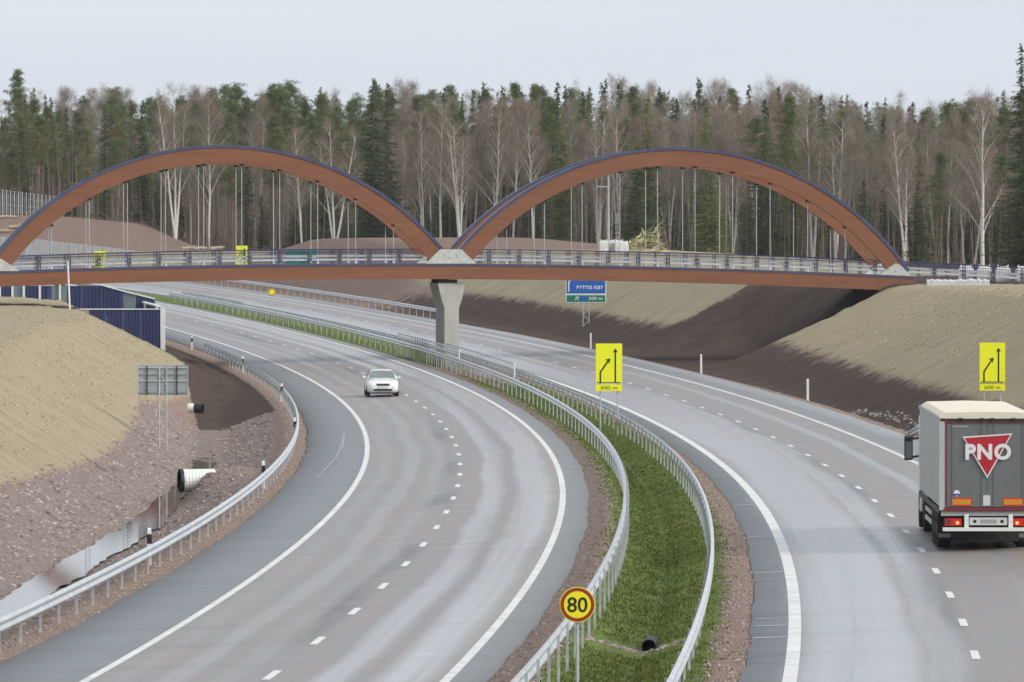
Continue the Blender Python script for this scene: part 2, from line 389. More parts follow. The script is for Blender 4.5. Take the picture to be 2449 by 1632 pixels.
def text_mesh(s, width, height, m, depth=.004, space=1.0, bold=0.0):
    """lettering standing in the x-z plane facing -y, centred, fitted to width x height"""
    cu = bpy.data.curves.new('lettering', 'FONT'); cu.body = s; cu.size = 1; cu.space_character = space; cu.offset = bold; cu.resolution_u = 4
    o = bpy.data.objects.new('lettering', cu); COL.objects.link(o)
    me = bpy.data.meshes.new_from_object(o.evaluated_get(bpy.context.evaluated_depsgraph_get()))
    bpy.data.objects.remove(o)
    xs = [v.co.x for v in me.vertices]; ys = [v.co.y for v in me.vertices]
    x0, x1, y0, y1 = min(xs), max(xs), min(ys), max(ys)
    for v in me.vertices:
        v.co = ((v.co.x - (x0 + x1) / 2) * width / (x1 - x0), -depth, (v.co.y - (y0 + y1) / 2) * height / (y1 - y0))
    me.materials.clear(); me.materials.append(m); return me

def path_point(d, o, dz=0.0): return Vector((float(xc(d)) + o, d, float(road_z(d, o)) + dz))

# ------------------------------------------------------------------ ground
def build_ground():
    rows = np.concatenate([[-400, -100, 20, 70], np.arange(90, 520, 1.25), np.arange(520, 910, 5), np.arange(915, 1100, 20), [1200, 1500, 2200, 4000, 9000]])
    cols = np.concatenate([[-5000, -2000, -800, -400, -200, -120, -80, -60, -50, -42, -36, -31, -28, -26, -24.5, -23], np.arange(-22, -6, .36),
                           [-5.5, -3, 0, 3, 4.2], np.arange(4.5, 10.0, .3), [10.4, 12, 14, 16, 17.6], np.arange(18, 46, .5),
                           [47, 49, 52, 56, 61, 67, 74, 82, 92, 105, 125, 160, 220, 320, 500, 900, 2000, 5000]])
    nr, nc = len(rows), len(cols); rg = np.random.default_rng(3)
    V = np.zeros((nr, nc, 3)); A = {k: np.zeros((nr, nc)) for k in ('straw', 'dark', 'gravel', 'grass', 'floor', 'clay')}
    for i, d in enumerate(rows):
        z = terrain_row(d, cols); r = float(rd(d)); n, crest, ztop = profile(d); e = r + 5.4
        loose = ((cols < -7.6) & (cols > -40)) | ((cols > e + 1.4) & (cols < 80))
        if 100 < d < 620: z = z + loose * rg.normal(0, .028, nc)
        V[i, :, 0] = xc(d) + cols; V[i, :, 1] = d; V[i, :, 2] = z
        rel = z - float(zp(d))
        # left cutting: straw-covered slope over crushed stone
        edge = np.interp(d, [150, 214, 275, 353, 385], [.9, .72, .1, .35, -.4])
        left = cols < -7.0
        A['straw'][i] += left * np.clip(.5 + (rel - edge) * .9, 0, 1) * (cols < -9.0)
        gl = (left * (cols > -18) * np.clip(.5 - (rel - edge) * 1.2, 0, 1)) * (1 - sm(d, 352, 366)) * np.clip((-7.3 - cols) * 3, 0, 1)
        A['gravel'][i] += gl
        A['dark'][i] += (left & (cols > -11.5) & (rel < .75)) * sm(d, 354, 366) * .85 * np.clip((-7.2 - cols) * 3, 0, 1)
        # right cutting
        H = max(ztop - float(zp(d)), 1.0)
        right = cols > e + .9
        gapm = sm(d - .85 * (np.clip(cols, 20, 40) - 22), 439, 443) * (1 - sm(d, 480, 490))
        lim = np.interp(d, [200, 330, 400, 435, 490, 560, 640, 720], [.22, .25, .28, .30, .30, .36, .4, .3]) * H
        st = np.clip(.5 + (rel - lim) * .6, 0, 1) * (1 - gapm)
        A['straw'][i] += right * st * (cols < crest + 22)
        A['dark'][i] += right * (1 - st) * np.clip((cols - e - .9) * 1.2, 0, 1) * (1 - .6 * sm(d, 560, 640))
        A['clay'][i] += (cols > 18) * sm(d, 590, 660) * .9 * (1 - sm(d, 735, 765)) * (cols < crest + 24)
        A['clay'][i] += sm(d, 855, 862) * (1 - sm(d, 905, 912)) * (V[i, :, 0] < -36) * (cols > 18)
        # median
        c0 = (5.7 + r - 5.75) / 2
        A['grass'][i] += np.clip((2.05 - np.abs(cols - c0)) * 1.1, 0, 1) * (1 - .6 * sm(d, 395, 405) * (1 - sm(d, 440, 452)))
        fl = np.maximum(sm(cols, crest + 16, crest + 30), sm(d, 905, 930)) * (d > 200) + (cols < -60) * 1.0
        A['floor'][i] = np.clip(fl, 0, 1)
        if d > 905: A['straw'][i] = 0
    f = (np.arange(nr - 1)[:, None] * nc + np.arange(nc - 1)[None, :]).ravel()
    F = np.stack([f, f + 1, f + nc + 1, f + nc], 1)
    me = npmesh('ground', V.reshape(-1, 3), F, MT['earth'], True)
    for k, a in A.items():
        at_ = me.attributes.new(k, 'FLOAT', 'POINT'); at_.data.foreach_set('value', np.clip(a, 0, 1).ravel().astype(np.float32))
    uvl = me.uv_layers.new(name='survey')
    uvs = np.stack([np.broadcast_to(cols[None, :], (nr, nc)), np.broadcast_to(rows[:, None], (nr, nc))], 2).reshape(-1, 2)
    li = np.zeros(len(me.loops), np.int32); me.loops.foreach_get('vertex_index', li)
    uvl.data.foreach_set('uv', uvs[li].ravel().astype(np.float32))
    return struct(link('ground', me))
ground = build_ground()

def strip(name, offs, ds, m, lift, parent=None, ref=None, skirt=.0):
    """a sheet laid along the road; offs may depend on d"""
    v = []; uv = []
    for d in ds:
        for o in offs(d):
            v.append((float(xc(d)) + o, d, float(road_z(d, o)) + lift)); uv.append((o - (ref(d) if ref else 0), d))
    n = len(offs(ds[0])); f = []
    for i in range(len(ds) - 1):
        for j in range(n - 1):
            a = i * n + j; f.append((a, a + 1, a + n + 1, a + n))
    v = np.array(v)
    if skirt:
        k = len(v); ex = []
        for i in range(len(ds)):
            for j in (0, n - 1):
                p = v[i * n + j].copy(); p[2] -= skirt; ex.append(p)
        uv += [uv[i * n + j] for i in range(len(ds)) for j in (0, n - 1)]
        v = np.vstack([v, ex])
        for i in range(len(ds) - 1):
            f.append((i * n, (i + 1) * n, k + 2 * i + 2, k + 2 * i)); f.append((i * n + n - 1, k + 2 * i + 1, k + 2 * i + 3, (i + 1) * n + n - 1))
    me = npmesh(name, v, f, m, False)
    uvl = me.uv_layers.new(name='survey'); li = np.zeros(len(me.loops), np.int32); me.loops.foreach_get('vertex_index', li)
    uvl.data.foreach_set('uv', np.array(uv)[li].ravel().astype(np.float32))
    return link(name, me, parent)
DS = list(np.arange(60, 560, 2.5)) + list(np.arange(560, 845, 5.0))
rl = lambda d: float(rd(d))
ragged = lambda d, k: .018 * math.sin(d * 1.7 + k) + .03 * math.sin(d * .23 + 2 * k) + .02 * math.sin(d * .71 + k * k)
road_l = struct(strip('road', lambda d: [-6.25 + ragged(d, 1), -4.5, -2, 0, 2, 4.48 + ragged(d, 2)], DS, MT['asphalt_l'], 0.0, ref=lambda d: 0, skirt=.1))
road_r = struct(strip('road', lambda d: [rl(d) - 4.58 + ragged(d, 3), rl(d) - 3, rl(d), rl(d) + 3, rl(d) + 5.38 + ragged(d, 4)], DS, MT['asphalt_r'], 0.0, ref=rl, skirt=.1))
strip('edge_line', lambda d: [-3.80, -3.60], DS, MT['line'], .006, road_l)
strip('edge_line', lambda d: [3.54, 3.74], DS, MT['line'], .006, road_l)
strip('edge_line', lambda d: [rl(d) - 3.78, rl(d) - 3.50], DS, MT['line'], .006, road_r)
strip('edge_line', lambda d: [rl(d) + 3.24, rl(d) + 3.42], DS, MT['line'], .006, road_r)
def dashes(parent, off, first):
    me = None
    for k in range(48):
        d0 = first + 12.05 * k
        if me is None:
            b = MB(); b.add([(-.085, 0, 0), (.085, 0, 0), (.085, 3.0, 0), (-.085, 3.0, 0)], [(0, 1, 2, 3)]); me = b.mesh('lane_dash', MT['line'])
        o = off(d0); p = path_point(d0, o, .008); q = path_point(d0 + 3, off(d0 + 3), .008)
        ob = link('lane_dash', me, parent, p); ob.rotation_euler = (math.atan2(q.z - p.z, 3.0), 0, -math.atan2(q.x - p.x, 3.0))
dashes(road_l, lambda d: 0.0, 137.5 - 48.2)
dashes(road_r, rl, 139.5 - 48.2)
# thin light lines across the inner hard shoulder of the right carriageway
for d, wd_ in ((252.6, .35), (225, .4), (200.6, .4), (179, .35), (175, .2), (157, .22), (154, .3), (149.4, .35)):
    b = MB(); o0, o1 = rl(d) - 4.5, rl(d) - 3.8
    p, q = path_point(d, o0, .006), path_point(d, o1, .006)
    b.add([p, q, q + Vector((0, wd_, 0)), p + Vector((0, wd_, 0))], [(0, 1, 2, 3)]); b.build('shoulder_mark', MT['chalk'], road_r)
# faint scuffs on the left hard shoulder
for d0, d1, o0, o1 in ((296, 322, -4.75, -4.62), (283, 312, -4.95, -4.72), (262, 283, -5.3, -5.0)):
    b = MB(); n = 8; vs_ = []
    for i in range(n + 1):
        t = i / n; d = d0 + (d1 - d0) * t; o = o0 + (o1 - o0) * t
        vs_ += [path_point(d, o - .02, .005), path_point(d, o + .02, .005)]
    b.add(vs_, [(2 * i, 2 * i + 1, 2 * i + 3, 2 * i + 2) for i in range(n)]); b.build('tyre_scuff', MT['chalk'], road_l)

# water in the left ditch
def ditch_water():
    rg = np.random.default_rng(8); v = []; ds = np.arange(120, 351, 1.5)
    for d in ds:
        w = np.interp(d, [120, 190, 235, 262, 290, 315, 350], [.62, .60, .62, .52, .34, .50, .25]) + rg.normal(0, .05)
        c = np.interp(d, [120, 188, 255], [-10.6, -10.7, -10.85]) + .10 * math.sin(d * .11) + .06 * math.sin(d * .37)
        v += [(float(xc(d)) + c - w, d, -1.17 + float(zp(d)) * 0), (float(xc(d)) + c + w, d, -1.17)]
    f = [(2 * i, 2 * i + 1, 2 * i + 3, 2 * i + 2) for i in range(len(ds) - 1)]
    return struct(link('water', npmesh('water', v, f, MT['water'])))
water = ditch_water()

# crushed stone along the ditch, grass in the median: nobody could count them
def stones(name, m, samples, smin, smax, seed, squash=.6):
    rg = np.random.default_rng(seed); t = (1 + 5 ** .5) / 2
    base = np.array([(-1, t, 0), (1, t, 0), (-1, -t, 0), (1, -t, 0), (0, -1, t), (0, 1, t), (0, -1, -t), (0, 1, -t), (t, 0, -1), (t, 0, 1), (-t, 0, -1), (-t, 0, 1)]) / 1.9
    fc = np.array([(0, 11, 5), (0, 5, 1), (0, 1, 7), (0, 7, 10), (0, 10, 11), (1, 5, 9), (5, 11, 4), (11, 10, 2), (10, 7, 6), (7, 1, 8), (3, 9, 4), (3, 4, 2), (3, 2, 6), (3, 6, 8), (3, 8, 9), (4, 9, 5), (2, 4, 11), (6, 2, 10), (8, 6, 7), (9, 8, 1)])
    N = len(samples); P = np.array(samples)
    jit = base[None] * (1 + rg.uniform(-.3, .3, (N, 12, 1))); s = smin + (smax - smin) * rg.random((N, 1, 1)) ** 2.2
    sc = s * rg.uniform(.6, 1.25, (N, 1, 3)); sc[:, :, 2] *= squash
    a = rg.uniform(0, 6.28, N); ca, sa = np.cos(a)[:, None], np.sin(a)[:, None]
    q = jit * sc; x = q[:, :, 0] * ca - q[:, :, 1] * sa; y = q[:, :, 0] * sa + q[:, :, 1] * ca
    V = np.stack([x, y, q[:, :, 2]], 2) + P[:, None, :]
    F = fc[None] + (np.arange(N) * 12)[:, None, None]
    o = link(name, npmesh(name, V.reshape(-1, 3), F.reshape(-1, 3), m)); o['kind'] = 'stuff'; return o
def scatter(n, d0, d1, o0, o1, seed, test=None, sink=.02, pw=1.0):
    rg = np.random.default_rng(seed); out = []
    while len(out) < n:
        d = d0 + (d1 - d0) * rg.random() ** pw
        rowo = o0 + (o1 - o0) * rg.random(40)
        z = terrain_row(d, rowo)
        for o, zz in zip(rowo, z):
            if test is None or test(d, o, zz - float(zp(d)), rg):
                out.append((float(xc(d)) + o, d + rg.uniform(-.6, .6), zz - sink))
    return out[:n]
def in_gravel(d, o, rel, rg):
    edge = np.interp(d, [150, 214, 275, 353, 385], [.9, .72, .1, .35, -.4])
    return rel < edge + rg.normal(0, .3) and (abs(o + 10.8) > .66 or rg.random() < .12) and (o < -7.9 or rg.random() < .25)
ds_ = stones('ditch_stones', MT['stone'], scatter(24000, 135, 362, -16.5, -7.5, 11, in_gravel, pw=1.15), .03, .115, 12)
ds_['label'] = 'crushed pinkish stone lining the left ditch'; ds_['category'] = 'stones'
rgt = np.random.default_rng(13); tp_ = []
for k in range(420):
    d = 262 + 88 * rgt.random(); o = 21.0 + .25 * math.sin(d * .12) + rgt.normal(0, .16); X = float(xc(d)) + o; tp_.append((X, d, ground_z(X, d)))
toe = stones('toe_stones', MT['pale'], tp_, .04, .13, 14)
toe['label'] = 'line of pale stones along the foot of the dark right bank'; toe['category'] = 'stones'
cs = []
rgc = np.random.default_rng(5)
for k in range(320):
    o = 6.9 + rgc.uniform(-1.25, 1.15); d = 153.5 + rgc.normal(0, .30) - (o - 6.9) ** 2 * .4
    cs.append((float(xc(d)) + o, d, ground_z(float(xc(d)) + o, d)))
cst = stones('culvert_stones', MT['stone'], cs, .03, .085, 15)
cst['label'] = 'band of broken stone around the culvert in the median'; cst['category'] = 'stones'
vg = []
rgv = np.random.default_rng(31)
for o0, o1, n_ in ((-7.4, -6.25, 5200), (4.45, 5.5, 5200), (8.3, 9.35, 5200), (18.9, 20.4, 4200)):
    for k in range(n_):
        d = 130 + 260 * rgv.random() ** 1.4; o = o0 + (o1 - o0) * rgv.random() + (0 if o0 < 6 else float(rd(d)) - 13.8 + .05); vg.append((d, o))
vg = np.array(vg); vg[:, 0] = np.round(vg[:, 0] * 2) / 2; vz = np.zeros(len(vg))
for d in np.unique(vg[:, 0]):
    i_ = vg[:, 0] == d; vz[i_] = terrain_row(d, vg[i_, 1])
vg[:, 0] += rgv.uniform(-.25, .25, len(vg))
vgo = stones('verge_gravel', MT['stone'], np.stack([xc(vg[:, 0]) + vg[:, 1], vg[:, 0], vz], 1), .012, .055, 32)
vgo['label'] = 'loose brownish gravel scattered along the pavement edges'; vgo['category'] = 'gravel'
def blades(name, m, pts, h, w, seed):
    rg = np.random.default_rng(seed); P = np.array(pts); N = len(P); B = 3
    a = rg.uniform(0, 6.28, (N, B)); hh = h * rg.uniform(.5, 1.3, (N, B)); le = rg.uniform(.2, .9, (N, B)) * hh
    cx, sx = np.cos(a), np.sin(a); base = P[:, None, :] + np.stack([rg.normal(0, .06, (N, B)), rg.normal(0, .06, (N, B)), np.zeros((N, B))], 2)
    l = base + np.stack([-sx * w, cx * w, 0 * a], 2); r_ = base + np.stack([sx * w, -cx * w, 0 * a], 2); t = base + np.stack([cx * le, sx * le, hh], 2)
    V = np.stack([l, r_, t], 2).reshape(-1, 3); F = np.arange(len(V)).reshape(-1, 3)
    o = link(name, npmesh(name, V, F, m)); o['kind'] = 'stuff'; return o
def in_median(d, o, rel, rg):
    c0 = (5.7 + float(rd(d)) - 5.75) / 2; return abs(o - c0) < 1.25 + rg.normal(0, .32) and not (150.8 < d < 155 and abs(o - 6.9) < 1.3)
gm = blades('grass', MT['tuft'], scatter(26000, 128, 420, 4.9, 9.6, 21, in_median, 0, pw=1.5), .065, .022, 22)
gm['label'] = 'short green grass filling the median strip'; gm['category'] = 'grass'
def on_straw(d, o, rel, rg): return (rel > 1.0 and o < -11) or (rel > 2.4 and o > 20)
gs = blades('dry_grass', MT['straws'], scatter(7000, 170, 430, -21, 36, 23, on_straw, 0), .055, .03, 24)
gs['label'] = 'dry straw-coloured grass on the cut slopes'; gs['category'] = 'grass'

# ------------------------------------------------------------------ guardrails
WPROF = [(.0, .75), (.035, .735), (.08, .70), (.085, .67), (.03, .61), (.03, .58), (.085, .52), (.08, .49), (.035, .455), (0, .44)]
POST = MB().box((0, 0, .05), (.055, .10, 1.30)).mesh('post', MT['zincpost'])
def guardrail(label, off, d0, d1, side, step=4.0, rise0=0.0, rise1=0.0, hscale=1.0):
    """side = +1 when traffic runs to the right of the rail"""
    g = thing('guardrail', label, 'guardrail', path_point(d0, off(d0)) , 0, 'steel guardrails of the motorway')
    base = g.location.copy()
    n = max(2, int(round(abs(d1 - d0) / step))); rings = []; ds = [d0 + (d1 - d0) * i / n for i in range(n + 1)]
    for i, d in enumerate(ds):
        p = path_point(d, off(d)) - base
        drop = 0.0
        if rise0: drop = -.72 * max(0.0, 1 - (abs(d - d0) / rise0))
        if rise1: drop = min(drop, -.72 * max(0.0, 1 - (abs(d - d1) / rise1)))
        rings.append([(p.x + side * (.04 + a), p.y, p.z + b * hscale + drop) for a, b in WPROF])
    b = MB(); b.loft(rings, closed=False, caps=False); b.build('beam', MT['zinc'], g, False)
    for i, d in enumerate(ds):
        dd = d + step * .25 * (1 if d1 > d0 else -1)
        if min(abs(dd - d0) if rise0 else 99, abs(dd - d1) if rise1 else 99) < 5: continue
        if i == n: continue
        p = path_point(dd, off(dd)) - base
        link('post', POST, g, (p.x - side * .02, p.y, p.z), random.uniform(-.08, .08))
    return g
random.seed(4)
rail_l = guardrail('steel guardrail on the left, between ditch and hard shoulder', lambda d: -6.78, 118, 486, 1)
rail_a = guardrail('left of the two steel guardrails flanking the grass median', lambda d: 5.7, 112, 640, -1)
rail_b = guardrail('right of the two steel guardrails flanking the grass median', lambda d: float(rd(d)) - 5.68, 112, 640, 1)
rail_f = guardrail('steel guardrail along the far outer edge beyond the bridge, sloping to the ground', lambda d: float(rd(d)) + 6.0, 553, 800, -1, rise0=9)
rail_n = guardrail('short guardrail end rising beside the dark bank left of the truck', lambda d: float(rd(d)) + 5.95, 300, 245, -1, rise0=10)

# ------------------------------------------------------------------ arch bridge
BX0, BD0, BSK = -3.9, 455.0, .092            # node over the pier; the deck runs slightly away to the right
def bd(x): return BD0 + BSK * (x - BX0)
def bz(x): return 7.0 - .005 * (x - BX0) - .00075 * (x - BX0) ** 2     # top of the edge beam (crest curve)
NRM = Vector((-.0916, .9958, 0))             # across the deck, away from the camera
def bp(x, n, z): return Vector((x, bd(x), 0)) + NRM * n + Vector((0, 0, z))
WID = 7.6
bridge = thing('arch_bridge', 'red-brown timber bridge with two tied arches crossing the motorway', 'bridge', (BX0, BD0, 0))
def B(mb, name, m, parent=None, smooth=False):
    mb.v = [(x - BX0, y - BD0, z) for x, y, z in mb.v]; return mb.build(name, m, parent or bridge, smooth)
def bbar(x0, x1, n0, n1, zf0, zf1, step=1.5):
    """a bar following the deck; zf0, zf1 give bottom and top height"""
    k = max(1, int((x1 - x0) / step)); rings = []
    for i in range(k + 1):
        x = x0 + (x1 - x0) * i / k
        rings.append([bp(x, n0, zf0(x)), bp(x, n1, zf0(x)), bp(x, n1, zf1(x)), bp(x, n0, zf1(x))])
    return MB().loft(rings)
XL, XR = -37.5, 26.0
for n0, n1 in ((0, .55), (WID - .55, WID)):
    B(bbar(XL, XR, n0, n1, lambda x: bz(x) - .84, lambda x: bz(x)), 'edge_beam', MT['wood'])
    B(bbar(XL, XR, n0 - .03, n1 + .03, lambda x: bz(x) + .003, lambda x: bz(x) + .15), 'flashing', MT['navycap'])
B(bbar(XL, XR, .58, WID - .58, lambda x: bz(x) - .35, lambda x: bz(x) - .05), 'deck_slab', MT['concrete'])
for x in np.arange(-36, 25.5, 2.43):
    B(bbar(x, x + .25, .6, WID - .6, lambda q: bz(q) - .75, lambda q: bz(q) - .36), 'cross_beam', MT['wood'])
ARCH = [(-18.52, -3.58, 18.35, -33.4, -3.4), (10.62, -3.70, 18.35, -4.3, 25.6)]
def ang_range(cx, cz, r):
    zb = 6.72 - cz; a = math.acos(zb / r); return -a, a
for n0, n1 in ((0.06, .60), (WID - .60, WID - .06)):
    for cx, cz, r, _, _ in ARCH:
        for name, r0, r1, m, w in (('arch_rib', r - 1.17, r - .19, MT['wood'], 0.0), ('arch_cap', r - .187, r, MT['navycap'], .045)):
            a0, a1 = ang_range(cx, cz, r); rings = []
            for i in range(49):
                a = a0 + (a1 - a0) * i / 48; s_, c_ = math.sin(a), math.cos(a)
                pts = []
                for rr, n in ((r0, n0 - w), (r0, n1 + w), (r1, n1 + w), (r1, n0 - w)):
                    x = cx + rr * s_; pts.append(bp(x, n, max(cz + rr * c_, bz(x) + .155)))
                rings.append(pts)
            B(MB().loft(rings), name, m)
# hangers: a slim steel rod with a little foot and a bracket under the rib
for n in (.33, WID - .33):
    for cx, cz, r, _, _ in ARCH:
        for k in range(10):
            x = cx + (k - 4.5) * 2.43
            zt = cz + math.sqrt((r - 1.17) ** 2 - (x - cx) ** 2); zb = bz(x) + .15
            if zt - zb < .5: continue
            b = MB(); b.tube([bp(x, n, zb + .02), bp(x, n, zb + .22), bp(x, n, zb + .26), bp(x, n, zt - .02)], [.11, .04, .026, .026], 7)
            h = B(b, 'hanger', MT['zincpost'])
            b = MB(); b.box(tuple(bp(x, n, zt - .05)), (.30, .24, .14)); B(b, 'bracket', MT['chassis'], h)
# pale steel shoes where the arches land on the beam
def shoe(poly, n0, n1):
    b = MB(); k = len(poly)
    vs_ = [bp(x, n0, z) for x, z in poly] + [bp(x, n1, z) for x, z in poly]
    b.add(vs_, [tuple(range(k)), tuple(range(2 * k - 1, k - 1, -1))] + [(i, k + i, k + (i + 1) % k, (i + 1) % k) for i in range(k)])
    s_ = B(b, 'steel_shoe', MT['shoe'])
    cx = sum(p[0] for p in poly) / k; cz = sum(p[1] for p in poly) / k
    for dx in (-.42, 0.0, .42):
        b = MB(); p = bp(cx + dx, n0 - .03, cz - .05 + abs(dx) * .35); b.tube([p, p + NRM * .05], .07, 8); B(b, 'bolt', MT['zinc'], s_)
for n0, n1 in ((-.04, .68), (WID - .68, WID + .04)):
    t = bz(BX0) + .16
    shoe([(BX0 - 1.65, t), (BX0 + 1.60, t), (BX0 + .65, t + .92), (BX0 - .72, t + .92)], n0, n1)
    x = 25.05; t = bz(x) + .17; shoe([(x - 1.35, t + .03), (x + .75, t - .02), (x - .02, t + .72), (x - .28, t + .76)], n0, n1)
    x = -33.0; t = bz(x) + .17; shoe([(x - .8, t), (x + 1.55, t + .02), (x + .38, t + .78), (x + .1, t + .80)], n0, n1)
# railings: navy posts and top rail, two pale steel rails
def brail(n, x0, x1, mesh_from=None):
    rail = B(bbar(x0, x1, n - .035, n + .035, lambda x: bz(x) + 1.04, lambda x: bz(x) + 1.10), 'handrail', MT['navy'])
    B(bbar(x0, x1, n - .02, n + .02, lambda x: bz(x) + .88, lambda x: bz(x) + .915), 'middle_rail', MT['navy'])
    for h0, h1 in ((.60, .72), (.36, .48)):
        B(bbar(x0, x1, n + .06, n + .13, lambda x: bz(x) + h0, lambda x: bz(x) + h1), 'crash_rail', MT['zinc'])
    for x in np.arange(x0 + .5, x1, 1.92):
        b = MB()
        for s_ in (-.10, 0, .10): b.box(tuple(bp(x + s_, n, bz(x) + .62)), (.045, .09, .93))
        B(b, 'railing_post', MT['navy'])
    b = MB()
    for x in np.arange(x0, x1, .15 if mesh_from is None else .07):
        b.box(tuple(bp(x, n + .03, bz(x) + (.80 if mesh_from is None else .62))), (.014, .014, .48 if mesh_from is None else .84))
    s_ = B(b, 'railing_bars', MT['navy']); s_['kind'] = 'stuff'
brail(.28, -36.5, 40.0)
brail(WID - .28, -36.5, 46.0, True)
# pier: flared concrete wall under the node, bearings on top, and the abutments
pier = thing('bridge_pier', 'flared concrete pier in the median under the bridge node', 'pier', (BX0, BD0, 0))
def PB(mb, name, m):
    mb.v = [(x - BX0, y - BD0, z) for x, y, z in mb.v]; return mb.build(name, m, pier)
gz = .2
sec = [(.46, gz), (.46, 4.30), (.62, 4.75), (.89, 5.90)]
rings = []
for hw, z in sec:
    c = BX0 + .05
    rings.append([bp(c - hw, .25, z), bp(c + hw, .25, z), bp(c + hw, WID - .25, z), bp(c - hw, WID - .25, z)])
PB(MB().loft(rings), 'shaft', MT['concrete'])
for n in (.6, WID - .6):
    PB(MB().box(tuple(bp(BX0 - .15, n, 6.02)), (1.15, .7, .235)), 'bearing', MT['concretedark'])
for x, lab in ((27.2, 'right'), (-38.6, 'left')):
    ab = thing('bridge_abutment', 'concrete bridge end block on the ' + lab + ' bank', 'abutment', (x, bd(x), 0))
    b = MB(); z = bz(x); c = bp(x, WID / 2, 0)
    b.box((c.x - x, c.y - bd(x), z / 2 - .35), (2.2, WID, z - .55)); b.build('wall', MT['concrete'], ab)

# sheet and white bulk bags waiting on the right approach, bags and cut branches behind the bridge
def bulk_bag(loc, s, label, group, seed, peak=.18):
    rg = random.Random(seed); t = thing('bulk_bag', label, 'bag', loc, rg.uniform(-.15, .15), group)
    n = 12; rings = []
    for z, w in ((0, .92), (.12, 1.0), (.5, 1.03), (.85, 1.0), (.97, .86)):
        ring = []
        for k in range(n):
            a = 2 * math.pi * (k + .5) / n; q = max(abs(math.cos(a)), abs(math.sin(a)))
            rr = .5 * w / q ** .8 * (1 + rg.uniform(-.03, .03)); ring.append((math.cos(a) * rr * s[0], math.sin(a) * rr * s[1], z * s[2]))
        rings.append(ring)
    rings.append([(math.cos(2 * math.pi * k / n) * .34 * s[0], math.sin(2 * math.pi * k / n) * .34 * s[1], s[2] * (1.0 + peak * .4) + rg.uniform(-.03, .09)) for k in range(n)])
    rings.append([(math.cos(2 * math.pi * k / n) * .1 * s[0], math.sin(2 * math.pi * k / n) * .1 * s[1], s[2] * (1.0 + peak * .6) + rg.uniform(-.02, .05)) for k in range(n)])
    MB().loft(rings).build('sack', MT['bag'], t, False)
    for sx in (-1, 1):
        x = sx * .40 * s[0]
        MB().tube([(x, -.3 * s[1], s[2] * .9), (x * .8, -.1, s[2] * 1.22), (x * .8, .1, s[2] * 1.22), (x, .3 * s[1], s[2] * .9)], .035, 5).build('strap', MT['bag'], t)
    return t
names = ('first white bulk bag beside the bridge end, partly behind the railing', 'second white bulk bag from the bridge end', 'third white bulk bag from the bridge end', 'white bulk bag farthest right along the approach, cut by the frame')
for k, (px0, px1, yb) in enumerate(((2291, 2330, 672), (2336, 2373, 682), (2376, 2421, 687), (2424, 2470, 690))):
    d = 463.0 - k * 1.0; p = at((px0 + px1) / 2, yb, d); p.z = ground_z(p.x, p.y) + .02
    bulk_bag(p, (1.0, 1.0, .92), names[k], 'white bulk bags on the right approach', k + 3)
ws = thing('sheet_roll', 'crumpled white sheet lying along the bank top beside the bridge end', 'sheet', (0, 0, 0))
rgs = random.Random(7); rings = []
for i in range(25):
    t = i / 24; x = 26.5 + 3.9 * t; d = 452.5 - 1.5 * t; z = ground_z(x, d)
    h = .40 + rgs.uniform(-.06, .06); rings.append([(x, d - .55, z - .05), (x, d - .42, z + h * .75), (x, d - .05, z + h), (x, d + .5, z + h * .8), (x, d + .6, z - .05)])
MB().loft(rings).build('sheet', MT['bag'], ws)
for k, (px, w) in enumerate(((1443, 1.0), (1462, .95), (1480, 1.0), (1494, .8))):
    p = at(px, 620, 610); p.z = ground_z(p.x, p.y)
    bulk_bag((p.x, p.y + (k % 2) * .7, p.z), (w * .8, .8, .95 - .1 * (k == 3)), ('leftmost', 'second', 'third', 'rightmost')[k] + ' of the white bulk bags behind the right arch', 'white bulk bags behind the right arch', k + 20)
def brush_pile(name, label, loc, L, H, n, m, seed, slant=0.0):
    rg = np.random.default_rng(seed); V = []; 
    for k in range(n):
        u = rg.random(); x = (u - .5) * L; top = H * (.25 + .75 * u if slant else 1 - abs(2 * u - 1) ** 1.5)
        z = rg.random() ** .8 * top; dx, dz = rg.normal(.5, .5), rg.normal(.35 if slant else .1, .35); le = rg.uniform(.3, 1.1)
        a = np.array([x, rg.normal(0, .5), z]); dr = np.array([dx, rg.normal(0, .5), dz]); dr /= np.linalg.norm(dr)
        s_ = np.cross(dr, rg.normal(size=3)); s_ /= np.linalg.norm(s_); w = rg.uniform(.02, .06)
        V += [a - s_ * w, a + s_ * w, a + dr * le]
    o = link(name, npmesh(name, V, np.arange(len(V)).reshape(-1, 3), m), None, loc); return tag(o, label, 'brushwood')
p = at(1532, 608, 612); p.z = ground_z(p.x, p.y)
brush_pile('brush_pile', 'heap of pale yellowish cut branches behind the right arch', p, 3.0, 2.3, 330, MT['brushwood'], 3, 1.0)
p = at(1572, 608, 613); p.z = ground_z(p.x, p.y)
brush_pile('brush_pile', 'small clump of pale cut branches right of the bigger heap', p, 1.0, 1.2, 80, MT['brushwood'], 4)
# utility pole in front of the forest
p = at(1455, 600, 640); gzp = ground_z(p.x, p.y)
up = thing('utility_pole', 'grey utility pole with one crossarm seen through the right arch', 'pole', (p.x, p.y, gzp))
MB().tube([(0, 0, 0), (0, 0, 6.6)], [.12, .09], 8).build('pole', MT['zincpost'], up)
MB().box((-.5, 0, 5.55), (1.15, .1, .10)).build('crossarm', MT['zincpost'], up)

